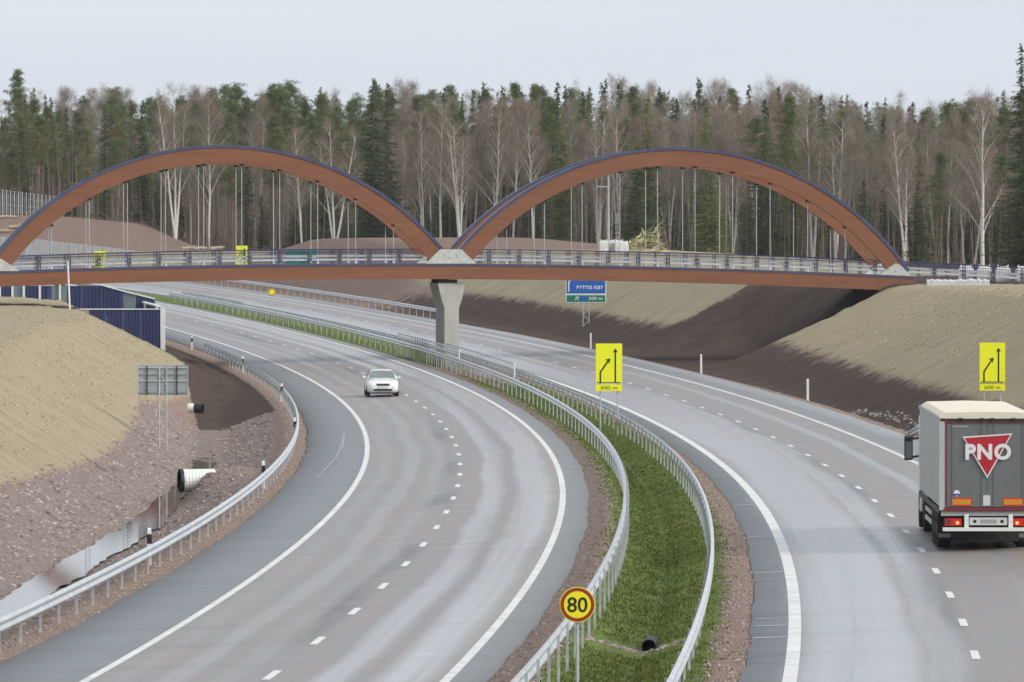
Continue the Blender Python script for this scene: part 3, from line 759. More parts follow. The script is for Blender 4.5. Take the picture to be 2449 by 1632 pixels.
# ------------------------------------------------------------------ noise barriers on the left
def ribs(x0, x1, z0f, z1, pitch, y, depth):
    """corrugated sheet in the x-z plane with its foot on z0f(x)"""
    b = MB(); n = int((x1 - x0) / pitch)
    prof = []
    for i in range(n):
        a = x0 + i * pitch
        prof += [(a, 0), (a + pitch * .38, 0), (a + pitch * .5, -depth), (a + pitch * .88, -depth)]
    prof.append((x1, 0))
    vs_ = [(x, y + q, z0f(x)) for x, q in prof] + [(x, y + q, z1(x)) for x, q in prof]; k = len(prof)
    return b.add(vs_, [(i, i + 1, k + i + 1, k + i) for i in range(k - 1)])
D1 = 486.0
a = at(213, 763, D1); e = at(383, 835, D1); w0 = at(168, 738, D1); w1 = at(394, 838, D1); top = at(300, 741, D1).z
wing = thing('noise_barrier', 'navy ribbed steel wing of the noise barrier with white end post and base', 'noise barrier', (a.x, D1, 0))
zfoot = lambda x: a.z + (x) * (e.z - .25 - a.z) / (e.x - a.x) + .28
for k in range(4):
    xa, xb = (e.x - a.x) * k / 4, (e.x - a.x) * (k + 1) / 4
    ribs(xa + .01, xb - .01, zfoot, lambda x: top, .21, 0, .05).build('ribbed_panel', MT['barrier'], wing)
MB().prism([(w0.x - a.x, w0.z - .8), (0, a.z - .7), (e.x - a.x + .05, e.z - .9), (e.x - a.x + .05, e.z + .02), (0, a.z + .26), (0, top - .02), (w0.x - a.x, top - .02)], .06, .22).build('base_slab', MT['whitepaint'], wing)
MB().box(((e.x + w1.x) / 2 - a.x + .03, .05, (top + e.z) / 2 - .3), (w1.x - e.x - .02, .36, top - e.z + .9)).build('end_post', MT['whitepaint'], wing)
MB().box(((w0.x + w1.x) / 2 - a.x, .06, top + .035), (w1.x - w0.x, .34, .07)).build('coping', MT['whitepaint'], wing)
# the barrier runs on along the motorway behind the wing
run = thing('noise_barrier', 'long navy noise barrier following the road beyond the bridge', 'noise barrier', (e.x, D1, 0))
pts = []
for i in range(17):
    d = D1 + 1.2 + i * 6; o = float(e.x - xc(D1)) - .0 ; pts.append((float(xc(d)) + o - .05 * i, d, float(zp(d)) + .0))
for i in range(16):
    p, q = Vector(pts[i]), Vector(pts[i + 1]); hgt = 2.95
    glassy = i in (4, 8, 9)
    b = MB(); t = (q - p); ln = t.length; un = t / ln; nn = Vector((un.y, -un.x, 0)); N = 1 if glassy else 24
    for k in range(N):
        s0, s1 = p + t * (k / N), p + t * ((k + 1) / N)
        w = .06 if (k % 2 == 0 and not glassy) else .0
        q4 = [s0 - nn * w, s1 - nn * w, s1 + nn * .08, s0 + nn * .08]
        vs_ = [(v.x - e.x, v.y - D1, v.z - .3) for v in q4] + [(v.x - e.x, v.y - D1, v.z + hgt) for v in q4]
        b.add(vs_, [(0, 3, 2, 1), (4, 5, 6, 7), (0, 1, 5, 4), (1, 2, 6, 5), (2, 3, 7, 6), (3, 0, 4, 7)])
    b.build('glass_panel' if glassy else 'ribbed_panel', MT['glass'] if glassy else MT['barrier'], run)
    b = MB(); vs_ = [(v.x - e.x, v.y - D1, v.z + hz) for hz in (hgt + .004, hgt + .10) for v in (p - nn * .12, q - nn * .12, q + nn * .14, p + nn * .14)]
    b.add(vs_, [(0, 3, 2, 1), (4, 5, 6, 7), (0, 1, 5, 4), (1, 2, 6, 5), (2, 3, 7, 6), (3, 0, 4, 7)]); b.build('coping', MT['whitepaint'], run)
    if i % 2 == 0:
        MB().box((p.x - e.x - .16, p.y - D1, p.z + hgt / 2 - .1), (.16, .16, hgt + .3)).build('post', MT['whitepaint'], run)
# screen behind the slope under the bridge: panels between pale posts
D2 = 503.0; zg = at(100, 742, D2).z; zt = zg + 2.6
scr = thing('noise_barrier', 'navy and glass screen wall with pale posts under the left end of the bridge', 'noise barrier', (at(0, 0, D2).x, D2, zg))
x0 = at(0, 0, D2).x
cuts = [(-120, -60, 'b'), (-60, 2, 'b'), (2, 28, 'b'), (28, 56, 'g'), (60, 93, 'b'), (98, 124, 'b'), (124, 142, 'g'), (146, 160, 'g'), (160, 200, 'b'), (200, 245, 'b'), (245, 295, 'b'), (295, 325, 'g'), (325, 371, 'b')]
slant = lambda x: min(zt, at(0, float(np.interp((x + x0) * FPX / D2 + XC, [245, 295, 380], [684, 698, 719])), D2).z) - zg
for pa, pb, kd in cuts:
    xa, xb = at(pa, 0, D2).x - x0, at(pb, 0, D2).x - x0
    if kd == 'b': ribs(xa, xb, lambda x: -.4, slant, .26, 0, .06).build('ribbed_panel', MT['barrier'], scr)
    else: MB().prism([(xa + .01, -.4), (xb - .01, -.4), (xb - .01, slant(xb)), (xa + .01, slant(xa))], .0, .05).build('glass_panel', MT['glass'], scr)
for pa, pb in ((245, 295), (295, 371)):
    xa, xb = at(pa, 0, D2).x - x0, at(pb, 0, D2).x - x0
    MB().prism([(xa, slant(xa) + .003), (xb, slant(xb) + .003), (xb, slant(xb) + .10), (xa, slant(xa) + .10)], -.12, .12).build('coping', MT['whitepaint'], scr)
for px in (0, 30, 57, 95.5, 143.5):
    MB().box((at(px, 0, D2).x - x0, -.10, (zt - zg) / 2 - .2), (.14, .14, zt - zg + .5)).build('post', MT['whitepaint'], scr)
p0, p1 = at(167, 744, 450.5), at(162, 625, 450.5)
pole = thing('marker_pole', 'slim white pole standing on the slope top in front of the bridge', 'pole', (p0.x, p0.y, p0.z))
MB().tube([(0, 0, -.5), (0, 0, 0), (p1.x - p0.x, 0, p1.z - p0.z)], [.065, .065, .055], 8).build('shaft', MT['whitepaint'], pole)
MB().tube([(p1.x - p0.x, 0, p1.z - p0.z - .06), (p1.x - p0.x, 0, p1.z - p0.z + .05)], [.075, .075], 8).build('cap', MT['zinc'], pole)
# pale plank wall far along the road, in front of the brown hill
D3 = 842.0
pl = [(-40, 560), (14, 566), (95, 573), (200, 585), (300, 597), (392, 609)]
gw_ = thing('noise_barrier', 'pale grey plank noise wall below the brown hill, tapering to the right', 'noise barrier', (at(14, 0, D3).x, D3, 0))
for i in range(len(pl) - 1):
    pa, pb = at(*pl[i], D3), at(*pl[i + 1], D3); n = max(2, int((pb.x - pa.x) / .55))
    for k in range(n):
        xa = pa.x + (pb.x - pa.x) * k / n; xb = pa.x + (pb.x - pa.x) * (k + 1) / n; z1 = pa.z + (pb.z - pa.z) * (k + .5) / n
        gx = at(14, 0, D3).x; zb_ = 4.5
        MB().box(((xa + xb) / 2 - gx, .03 * (k % 2), (zb_ + z1) / 2), (xb - xa - .03, .08, z1 - zb_)).build('plank', MT['greywall'], gw_)
# wire fence on the hill at the far left
fd = 912.0
fence = thing('wildlife_fence', 'tall grey post fence on the brown hill at the left edge', 'fence', (at(0, 0, fd).x, fd, 0)); fx = at(0, 0, fd).x
fp = []
for k in range(17):
    x = at(-12 + k * 9.4, 0, fd).x; z = ground_z(x, fd); hgt = 3.3 - .05 * k; fp.append((x, z, hgt))
    MB().box((x - fx, 0, z + hgt / 2), (.13, .13, hgt)).build('post', MT['zincpost'], fence)
for a_, b_ in zip(fp[:-1], fp[1:]):
    b = MB()
    for hh in (.12, .4, .7, .99):
        b.tube([(a_[0] - fx, .08, a_[1] + a_[2] * hh), (b_[0] - fx, .08, b_[1] + b_[2] * hh)], .018, 4)
    b.box(((a_[0] + b_[0]) / 2 - fx, .06, a_[1] + a_[2] * .45), (.05, .03, a_[2] * .8))
    b.build('wire_panel', MT['zincpost'], fence)
# felled logs on the hill
rgl = random.Random(6)
for k, (px, py, d) in enumerate(((18, 520, 897), (40, 545, 885), (25, 570, 872), (70, 540, 890), (62, 560, 880), (8, 548, 882), (480, 590, 870), (520, 600, 868), (455, 575, 880))):
    p = at(px, py, d); p.z = ground_z(p.x, p.y)
    lg = thing('felled_log', ('thick', 'short', 'long', 'bent', 'thin', 'split', 'branchy', 'low', 'tilted')[k] + (' felled log lying on the brown hill at far left' if k < 6 else ' felled log lying at the forest edge behind the left arch'), 'log', p, rgl.uniform(-.5, .5), 'felled logs on the hill')
    L = rgl.uniform(1.2, 2.6); r_ = rgl.uniform(.14, .26)
    MB().tube([(-L / 2, 0, r_), (0, rgl.uniform(-.1, .1), r_ + .08), (L / 2, 0, r_ + rgl.uniform(0, .3))], [r_, r_ * .9, r_ * .7], 8).build('trunk', MT['log'], lg)
    MB().tube([(L * .1, 0, r_ + .1), (L * .25, .1, r_ + .5)], [.06, .03], 5).build('branch_stub', MT['log'], lg)

# ------------------------------------------------------------------ roadside posts, pipes, pier railings
def delineator(d, o, label, z=None, black=True, h=1.05):
    p = path_point(d, o); p.z = ground_z(p.x, p.y) if z is None else z
    t = thing('delineator_post', label, 'post', p, 0, 'white delineator posts along the motorway')
    rings = [[(-.06, -.045, zz), (.06, -.045, zz), (.05, .05, zz), (-.05, .05, zz)] for zz in (-.15, h - .08)] + [[(-.05, -.03, h), (.05, -.035, h), (.04, .045, h + .03), (-.04, .045, h + .03)]]
    MB().loft(rings).build('shaft', MT['whitepaint'], t)
    if black:
        MB().loft([[(-.066, -.051, zz), (.066, -.051, zz), (.056, .056, zz), (-.056, .056, zz)] for zz in (h - .40, h - .14)]).build('black_band', MT['black'], t)
    return t
L_POSTS = [(205, 'nearest'), (252, 'second nearest'), (302, 'third'), (352, 'fourth'), (402, 'fifth'), (452, 'farthest')]
for px, yt, yb, k in ((357, 1266, 1358, 0), (630, 1100, 1175, 1), (705, 992, 1058, 2), (674, 916, 966, 3), (581, 858, 894, 4), (459, 806, 840, 5)):
    d = 205.0
    for _ in range(60):   # walk along the rail until the post is seen where the survey has it
        zz = float(road_z(d, -7.05)) - .1; d += ((CAM_H - zz) * FPX / (yb - YH) - d) * .5
    X = (px - XC) * d / FPX; o = X - float(xc(d))
    delineator(d, o, L_POSTS[k][1] + ' black-banded white delineator post along the left guardrail', zz)
for px, yb, nm in ((1413, 832, 'farthest'), (1677, 888, 'middle'), (1932, 953, 'nearest')):
    d = 400.0
    for _ in range(80): d += ((CAM_H - float(zp(d)) - .38) * FPX / (yb - YH) - d) * .3
    X = (px - XC) * d / FPX
    delineator(d, X - float(xc(d)), nm + ' plain white delineator post at the foot of the right bank', float(zp(d)) + .36, False, .98)

def pipe_thing(label, loc, rz, L, r, bm='pipe'):
    t = thing('culvert_pipe', label, 'pipe', loc, rz)
    n = 20; rings = []; ri = []
    for y in np.linspace(0, L, 22):
        k = 1.035 if int(round(y / L * 21)) % 2 else 1.0
        rings.append([(math.cos(2 * math.pi * i / n) * r * k, y, math.sin(2 * math.pi * i / n) * r * k) for i in range(n)])
    b = MB(); b.loft(rings, True, False); b.build('barrel', MT[bm], t, False)
    b = MB(); b.loft([[(math.cos(2 * math.pi * i / n) * q, y, math.sin(2 * math.pi * i / n) * q) for i in range(n)] for q, y in ((r * 1.05, .10 if r > .3 else .42), (r * 1.07, -.02), (r * .93, -.03), (r * .90, min(1.2, L * .8)))], True, False); b.build('rim', MT['black'], t)
    b = MB(); b.add([(math.cos(2 * math.pi * i / n) * r * .92, min(1.0, L * .7), math.sin(2 * math.pi * i / n) * r * .92) for i in range(n)], [tuple(range(n))]); b.build('dark_inside', MT['black'], t)  # black disc across the bore stands in for the shade inside
    return t
p = at(430, 1150, 263); pipe_thing('wide white ribbed culvert pipe with black rim above the ditch water', p, R(-90 + 14), 1.3, .42)
p = at(484, 977, 374); pipe_thing('small white pipe with black mouth at the head of the ditch', p, R(90 - 12), .75, .25)
d = 153.8; p = path_point(d, 7.0); p.z = ground_z(p.x, d) + .10
pipe_thing('black round culvert mouth in the grass median', p, R(-3), 1.5, .155, 'black')

def pier_rail(label, off, d0, d1, n, h=1.15):
    base = path_point(d0, off(d0)); t = thing('pier_railing', label, 'railing', base)
    pts = [path_point(d0 + (d1 - d0) * i / n, off(d0 + (d1 - d0) * i / n)) - base for i in range(n + 1)]
    up_ = Vector((0, 0, 1))
    for hh in (h, h * .72):
        b = MB(); pp = [q + up_ * hh for q in pts]
        if hh == h: pp = [pts[0] + up_ * .35 - Vector((0, 3.0, 0))] + pp + [pts[-1] + up_ * .35 + Vector((0, 3.0, 0))]
        b.tube(pp, .05, 6); b.build('rail', MT['zinc'], t)
    pm = MB().box((0, 0, h / 2 - .15), (.06, .06, h + .3)).mesh('post', MT['zincpost'])
    for q in pts: link('post', pm, t, q)
pier_rail('dense steel railing between the pier and the left carriageway', lambda d: 6.05, 431, 479, 26)
pier_rail('dense steel railing between the pier and the right carriageway', lambda d: float(rd(d)) - 6.0, 400, 452, 28)

# ------------------------------------------------------------------ signs
def arrow_print(t, w, h, parent):
    """two black lane arrows: one straight, one merging from the left"""
    y = -.028
    def ribbon(pts, wd, name='arrow'):
        b = MB(); vs_ = []
        for i, p in enumerate(pts):
            a = Vector(pts[max(i - 1, 0)]); c = Vector(pts[min(i + 1, len(pts) - 1)]); n = Vector((-(c - a).y, (c - a).x)).normalized() * wd / 2
            vs_ += [(p[0] + n.x, y, p[1] + n.y), (p[0] - n.x, y, p[1] - n.y)]
        b.add(vs_, [(2 * i, 2 * i + 1, 2 * i + 3, 2 * i + 2) for i in range(len(pts) - 1)]); return b
    b = ribbon([(.24 * w, .0), (.24 * w, h * .82)], .062 * w)
    b.add([(.24 * w - .10 * w, y, h * .78), (.24 * w, y, h * .90), (.24 * w + .10 * w, y, h * .78), (.24 * w, y, h * .81)], [(0, 1, 2, 3)]); b.build('arrow', MT['blackprint'], parent)
    c = [(-.33 * w, 0)] + [(-.33 * w, .24 * h)] + [(-.33 * w + .22 * w * (1 - math.cos(a)), .24 * h + .13 * h * math.sin(a)) for a in (.3, .6, .8)] + [(-.02 * w, .58 * h)]
    b = ribbon(c, .062 * w); tip = Vector((.06 * w, .635 * h)); q = Vector((.7, .71)); nn = Vector((-.71, .7))
    v = [tip, tip - q * .20 * w + nn * .12 * w, tip - q * .13 * w, tip - q * .20 * w - nn * .12 * w]
    b.add([(a_.x, y, a_.y) for a_ in v], [(0, 1, 2, 3)]); b.build('arrow', MT['blackprint'], parent)
def merge_sign(x0, y0, x1, y1, d, ybase, label, posts=True, txt='600 m'):
    a, b_ = at(x0, y1, d), at(x1, y0, d); w, h = b_.x - a.x, b_.z - a.z; cx = (a.x + b_.x) / 2
    gz_ = at(0, ybase, d).z; t = thing('lane_closure_sign', label, 'sign', (cx, d, gz_), 0, 'yellow lane closure signs')
    z0 = a.z - gz_; hp = h * .155
    bd_ = MB().box((0, 0, z0 + hp + (h - hp) / 2 + .01), (w, .05, h - hp - .02)).build('board', MT['yellow'], t)
    hl = thing_part = bpy.data.objects.new('arrows', None); COL.objects.link(hl); hl.parent = t; hl.location = (0, 0, z0 + hp + .06)
    arrow_print(t, w, h - hp - .1, hl)
    MB().box((0, -.027, z0 + hp + .055), (w * .9, .006, .035)).build('base_line', MT['blackprint'], t)
    pl_ = MB().box((0, 0, z0 + hp / 2 - .01), (w, .05, hp - .03)).build('distance_plate', MT['yellow'], t)
    if txt: link('lettering', text_mesh(txt, w * .62, hp * .50, MT['blackprint'], .029), pl_, (0, 0, z0 + hp / 2 - .01))
    for sx in (-.33, .33):
        MB().tube([(sx * w, .06, -.4), (sx * w, .06, z0 + h * .9)], .034, 8).build('post', MT['zincpost'], t)
merge_sign(1425, 822, 1488, 936, 313, 1036, 'yellow lane closure sign standing in the median in front of the bridge')
merge_sign(2343, 820, 2404, 935, 288, 1040, 'yellow lane closure sign on the right bank above the truck')
merge_sign(226, 601, 252, 643, 705, 655, 'far yellow lane closure sign seen through the left end of the railing', txt='')
merge_sign(564, 588, 592, 634, 690, 655, 'far yellow lane closure sign rising above the railing under the left arch', txt='')
def disc(r, y=0.0, n=40): return MB().add([(r * math.cos(2 * math.pi * i / n), y, r * math.sin(2 * math.pi * i / n)) for i in range(n)], [tuple(range(n))])
def speed_sign(x, y, d, diam, zb, label, txt=True, plate=False):
    c = at(x, y, d); t = thing('speed_limit_sign', label, 'sign', (c.x, d, zb), 0); r = diam / 2; z = c.z - zb
    n = 40; rim = [[(r * q * math.cos(2 * math.pi * i / n), yy, r * q * math.sin(2 * math.pi * i / n)) for i in range(n)] for q, yy in ((1, -.012), (1, .012))]
    pl_ = MB().loft(rim).build('plate', MT['yellow80'], t); pl_.location = (0, 0, z)
    o = disc(r * .955, -.016).build('red_ring', MT['red'], pl_); o = disc(r * .76, -.020).build('yellow_field', MT['yellow80'], pl_)
    if txt: link('lettering', text_mesh('80', r * 1.14, r * .86, MT['blackprint'], .024, bold=.012), pl_)
    MB().tube([(0, .05, -.4), (0, .05, z + r * .8)], .032, 8).build('post', MT['zincpost'], t)
    if plate: MB().box((-.22, -.05, .25), (.42, .05, .42)).build('marker_plate', MT['yellow80'], t)
speed_sign(1381, 1447, 126.5, .635, ground_z(at(1381, 0, 126.5).x, 126.5), 'round yellow speed limit sign reading 80 by the near median guardrail')
pz = at(650, 772, 595).z
speed_sign(650, 699, 595, .64, pz, 'far small round yellow speed sign in the median beyond the pier', False, True)
# motorway direction sign on a lattice mast, its top behind the bridge beam
def lattice(t, hw, z0, z1, m, dep=.16):
    for sx in (-1, 1):
        MB().tube([(sx * hw, 0, z0), (sx * hw, 0, z1)], .035, 6).build('mast_tube', m, t)
    n = max(2, int((z1 - z0) / (hw * 2.0)))
    for k in range(n):
        za, zb_ = z0 + (z1 - z0) * k / n, z0 + (z1 - z0) * (k + 1) / n
        MB().tube([(-hw if k % 2 else hw, 0, za), (hw if k % 2 else -hw, 0, zb_)], .022, 5).build('lattice_bar', m, t)
dq = 522.0; a, b_ = at(1353, 724, dq), at(1450, 724, dq); cx = (a.x + b_.x) / 2; w = b_.x - a.x; g0 = at(0, 795, dq).z
ds2 = thing('direction_sign', 'blue and green motorway direction sign under the bridge beam', 'sign', (cx, dq, g0))
zg0, zg1, zb1 = at(0, 724, dq).z - g0, at(0, 704, dq).z - g0, at(0, 640, dq).z - g0
MB().box((0, .02, (zg0 + zb1) / 2), (w, .06, zb1 - zg0)).build('frame', MT['whitepaint'], ds2)
bl = MB().box((0, -.015, (zg1 + .06 + zb1 - .08) / 2), (w - .14, .03, zb1 - zg1 - .14)).build('blue_panel', MT['blue'], ds2)
gr = MB().box((0, -.015, (zg0 + zg1) / 2 - .01), (w - .14, .03, zg1 - zg0 - .12)).build('green_panel', MT['green'], ds2)
link('lettering', text_mesh('PYTTIS KBY', w * .66, .27, MT['logowhite'], .034, bold=.01), bl, (w * .10, 0, zg1 + .50))
b = MB().add([(-.44 * w, -.034, zg1 + .2), (-.41 * w, -.034, zg1 + .2), (-.41 * w, -.034, zg1 + .85), (-.37 * w, -.034, zg1 + 1.05), (-.40 * w, -.034, zg1 + 1.1), (-.44 * w, -.034, zg1 + .88)], [(0, 1, 2, 3, 4, 5)]); b.build('arrow', MT['logowhite'], bl)
link('lettering', text_mesh('500 m', w * .34, .22, MT['logowhite'], .034, bold=.01), gr, (w * .24, 0, (zg0 + zg1) / 2))
b = MB(); zc = (zg0 + zg1) / 2
for k, xx in enumerate((-.27, -.22)): b.add([(xx * w, -.034, zc - .13), (xx * w + .05, -.034, zc - .13), (xx * w + .16, -.034, zc + .14), (xx * w + .08, -.034, zc + .14)], [(0, 1, 2, 3)])
b.build('exit_mark', MT['logowhite'], gr)
MB().box((-.06 * w, -.032, zc), (.2 * w, .004, .30)).build('number_box', MT['blue'], gr)
lattice(ds2, .22, -.9, zg0, MT['zincpost'])
# back of a sign by the left slope
dq = 311.0; a, b_ = at(330, 946, dq), at(449, 874, dq); cx = (a.x + b_.x) / 2; w, h = b_.x - a.x, b_.z - a.z; g0 = ground_z(cx, dq)
sb = thing('road_sign', 'grey back of a road sign on a lattice mast by the left slope', 'sign', (cx, dq, g0)); z0 = a.z - g0
for k in range(4):
    MB().box((0, .05, z0 + h * (k + .5) / 4), (w, .03, h / 4 - .012)).build('panel', MT['signback'], sb)
for zz in (.10, .48, .70, .92): MB().box((0, .01, z0 + h * zz), (w * .97, .05, .035)).build('rib', MT['zinc'] if zz in (.48, .92) else MT['signback'], sb)
for sx in (-.32, .28): MB().box((sx * w, -.01, z0 + h / 2), (.045, .06, h * .96)).build('stiffener', MT['chassis'], sb)
for sx in (-.5, .5): MB().box((sx * w, .04, z0 + h / 2), (.03, .07, h)).build('side_frame', MT['zinc'], sb)
lattice(sb, .16, -.5, z0 + h * .95, MT['zincpost'])
dq = 690.0; a, b_ = at(683, 634, dq), at(760, 600, dq)
gsn = thing('direction_sign', 'far green direction sign behind the bridge railing under the left arch', 'sign', ((a.x + b_.x) / 2, dq, a.z - 1.6))
MB().box((0, 0, 1.6 + (b_.z - a.z) / 2), (b_.x - a.x, .06, b_.z - a.z)).build('panel', MT['green'], gsn)
MB().box((0, -.04, 1.6 + (b_.z - a.z) * .55), (b_.x - a.x - .3, .01, .12)).build('white_band', MT['whitepaint'], gsn)
for sx in (-1, 1): MB().tube([(sx * 1.0, .08, -.3), (sx * 1.0, .08, 2.6)], .06, 6).build('post', MT['zincpost'], gsn)

# ------------------------------------------------------------------ vehicles
def wheel_parts(parent, x, y, r, w, rimm, name='wheel'):
    n = 28
    def ring(q, xx): return [(x + xx, y + math.cos(2 * math.pi * i / n) * q, r + math.sin(2 * math.pi * i / n) * q) for i in range(n)]
    wh = MB().loft([ring(r * .66, -w / 2), ring(r * .93, -w / 2), ring(r, -w * .36), ring(r, w * .36), ring(r * .93, w / 2), ring(r * .66, w / 2)], True, False).build(name, MT['rubber'], parent, False)
    MB().loft([ring(r * .67, -w / 2 + .02), ring(r * .60, -w / 2 + .04), ring(r * .2, -w / 2 + .10), ring(r * .2, w / 2 - .10), ring(r * .60, w / 2 - .04), ring(r * .67, w / 2 - .02)]).build('rim', rimm, wh)
    return wh
TD = 187.6; TX = 12.60
truck = thing('articulated_truck', 'grey box trailer truck with red triangle logo driving away on the right', 'truck', (TX, TD, float(road_z(TD, TX - float(xc(TD))))), -math.atan(.0187))
HW, ZB, ZT, LN = 1.275, 1.08, 3.53, 13.4
box = MB().box((-HW + .02, LN / 2, (ZB + ZT) / 2 + .05), (.04, LN - .1, ZT - ZB - .12)).build('curtain_side', MT['trailerside'], truck)
MB().box((HW - .02, LN / 2, (ZB + ZT) / 2 + .05), (.04, LN - .1, ZT - ZB - .12)).build('curtain_side', MT['trailerside'], truck)
MB().box((0, LN - .04, (ZB + ZT) / 2), (2.5, .06, ZT - ZB)).build('front_wall', MT['trailerside'], truck)
for k in range(11):
    MB().box((-HW - .012, .9 + k * 1.18, ZB - .02), (.02, .05, .16)).build('strap', MT['chassis'], truck)
MB().box((-HW - .008, LN / 2, ZT - .02), (.03, LN, .10)).build('top_rail', MT['trailerside'], truck)
MB().box((-HW - .006, LN / 2, ZB - .02), (.03, LN, .15)).build('bottom_rail', MT['chassis'], truck)
rings = []
for y, s_ in ((0.0, 1.0), (LN - .5, 1.0), (LN - .12, .97), (LN, .88)):
    rings.append([(-HW * s_, y, ZT - .03), (HW * s_, y, ZT - .03), (HW * s_ - .02, y, ZT + .05), (HW * s_ - .16, y, ZT + .135), (0, y, ZT + .16), (-HW * s_ + .16, y, ZT + .135), (-HW * s_ + .02, y, ZT + .05)])
MB().loft(rings).build('roof', MT['trailerroof'], truck, False)
# rear portal and doors
for sx in (-1, 1):
    MB().box((sx * (HW - .075), -.01, (ZB + ZT) / 2), (.15, .10, ZT - ZB)).build('portal_post', MT['trailerside'] if sx < 0 else MT['trailer'], truck)
    MB().box((sx * (HW - .175), -.035, (ZB + ZT) / 2), (.05, .06, ZT - ZB - .08)).build('red_strip', MT['trailerred'], truck)
MB().box((0, -.02, ZT - .055), (2.5, .09, .07)).build('portal_header', MT['chassis'], truck)
MB().box((0, -.03, ZT - .115), (2.28, .06, .035)).build('red_strip', MT['trailerred'], truck)
MB().box((0, -.03, ZB + .03), (2.3, .08, .085)).build('red_strip', MT['trailerred'], truck)
doors = []
for sx in (-1, 1):
    d_ = MB().box((sx * .547, -.005, (ZB + ZT) / 2 - .01), (1.085, .05, ZT - ZB - .2)).build('door', MT['trailer'], truck); doors.append(d_)
    for xx in (.16, .93):
        MB().tube([(sx * xx, -.038, ZB + .12), (sx * xx, -.038, ZT - .15)], .009, 6).build('lock_bar', MT['trailer'], d_)
    for zz in (1.5, 2.3, 3.1):
        MB().box((sx * 1.06, -.045, zz), (.09, .03, .05)).build('hinge', MT['trailer'], d_)
for xx in (-.72, -.16, .12, .68):
    MB().box((xx, -.07, ZT - .04), (.11, .05, .07)).build('marker_lamp', MT['black'], truck)
lg = bpy.data.objects.new('logo', None); COL.objects.link(lg); lg.parent = truck; lg.location = (0, -.075, 0)
def tri(pts, y, name, m): return MB().add([(x, y, z) for x, z in pts], [(0, 1, 2)]).build(name, m, lg)
tri([(-.66, 3.03), (-.005, 1.93), (.66, 3.12)], 0, 'white_outline', MT['logowhite'])
tri([(-.605, 2.995), (-.005, 2.00), (.605, 3.082)], -.004, 'red_triangle', MT['logored'])
link('lettering', text_mesh('PNO', 1.21, .43, MT['logowhite'], .010, 1.12, .040), lg, (.02, 0, 2.63))
MB().box((-.72, -.035, 3.30), (.42, .006, .035)).build('small_print', MT['logodim'], truck)
st = disc(.085, 0).build('sticker', MT['logowhite'], truck); st.location = (-.81, -.036, 1.53); o_ = MB().box((0, -.004, -.035), (.15, .004, .05)).build('blue_band', MT['blueprint'], st)
MB().box((-.02, -.037, 1.34), (.19, .006, .27)).build('white_label', MT['plate'], truck)
for sx in (-1, 1):
    rp = MB().box((sx * .68, -.036, 1.30), (.54, .008, .21)).build('reflector_plate', MT['taillight'], truck)
    MB().box((sx * .68, -.043, 1.30), (.49, .006, .15)).build('orange_field', MT['orange'], rp)
# chassis, bumper, lamps
MB().box((0, LN / 2, .93), (1.1, LN - .6, .20)).build('chassis_beam', MT['chassis'], truck)
MB().box((0, .08, .99), (2.45, .16, .12)).build('rear_sill', MT['trailerside'], truck)
MB().box((0, .35, .80), (2.3, .06, .34)).build('lamp_carrier', MT['black'], truck)
for sx in (-.55, .62): MB().box((sx, .02, .78), (.115, .12, .40)).build('bumper_bracket', MT['whitepaint'], truck)
MB().box((.0, -.03, .575), (2.36, .10, .095)).build('bumper_bar', MT['whitepaint'], truck)
for sx in (-1, 1):
    tl = MB().box((sx * .90, .02, .765), (.44, .10, .19)).build('tail_light', MT['taillight'], truck)
    b_ = disc(.045).build('bulb', MT['taillit'], tl); b_.location = (sx * .90 - sx * .11, -.036, .745)
    MB().box((sx * .90 + sx * .12, -.033, .765), (.14, .005, .14)).build('lens', MT['trailerred'], tl)
pt = MB().box((.03, .0, .785), (1.0, .03, .20)).build('plate_holder', MT['plate'], truck)
MB().box((.03, -.02, .785), (.44, .006, .10)).build('plate_print', MT['logodim'], pt)
for xx in (-.33, .39): q = disc(.045).build('dot', MT['blackprint'], pt); q.location = (xx, -.022, .785)
wm = MT['chassis']
MB().box((0, 3.3, .48), (1.75, 4.4, .56)).build('underside_shade_block', wm, truck)  # added block filling the space around the axles to keep the underside dark
MB().box((0, 7.6, .62), (2.2, 3.6, .5)).build('midbody_shade_block', wm, truck)  # another added block, stops light passing beneath the trailer
for y in (2.0, 3.3, 4.6):
    for sx in (-1, 1):
        wheel_parts(truck, sx * (HW - .20), y, .50, .38, MT['zincpost'])
        MB().tube([(sx * (HW - .22), y, .5), (sx * .2, y, .5)], .06, 8).build('axle', wm, truck)
for sx in (-1, 1):
    MB().box((sx * (HW - .20), 1.25, .48), (.40, .03, .46)).build('mud_flap', MT['rubber'], truck)
    MB().box((sx * (HW - .20), 1.23, .36), (.34, .006, .10)).build('flap_print', MT['greyprint'], truck)
    for zz in (.55, .80): MB().box((sx * (HW - .03), 7.5, zz), (.04, 4.2, .12)).build('side_guard', MT['zincpost'], truck)
    MB().box((sx * (HW - .2), 3.3, 1.0), (.36, 4.2, .05)).build('wheel_cover', MT['chassis'], truck)
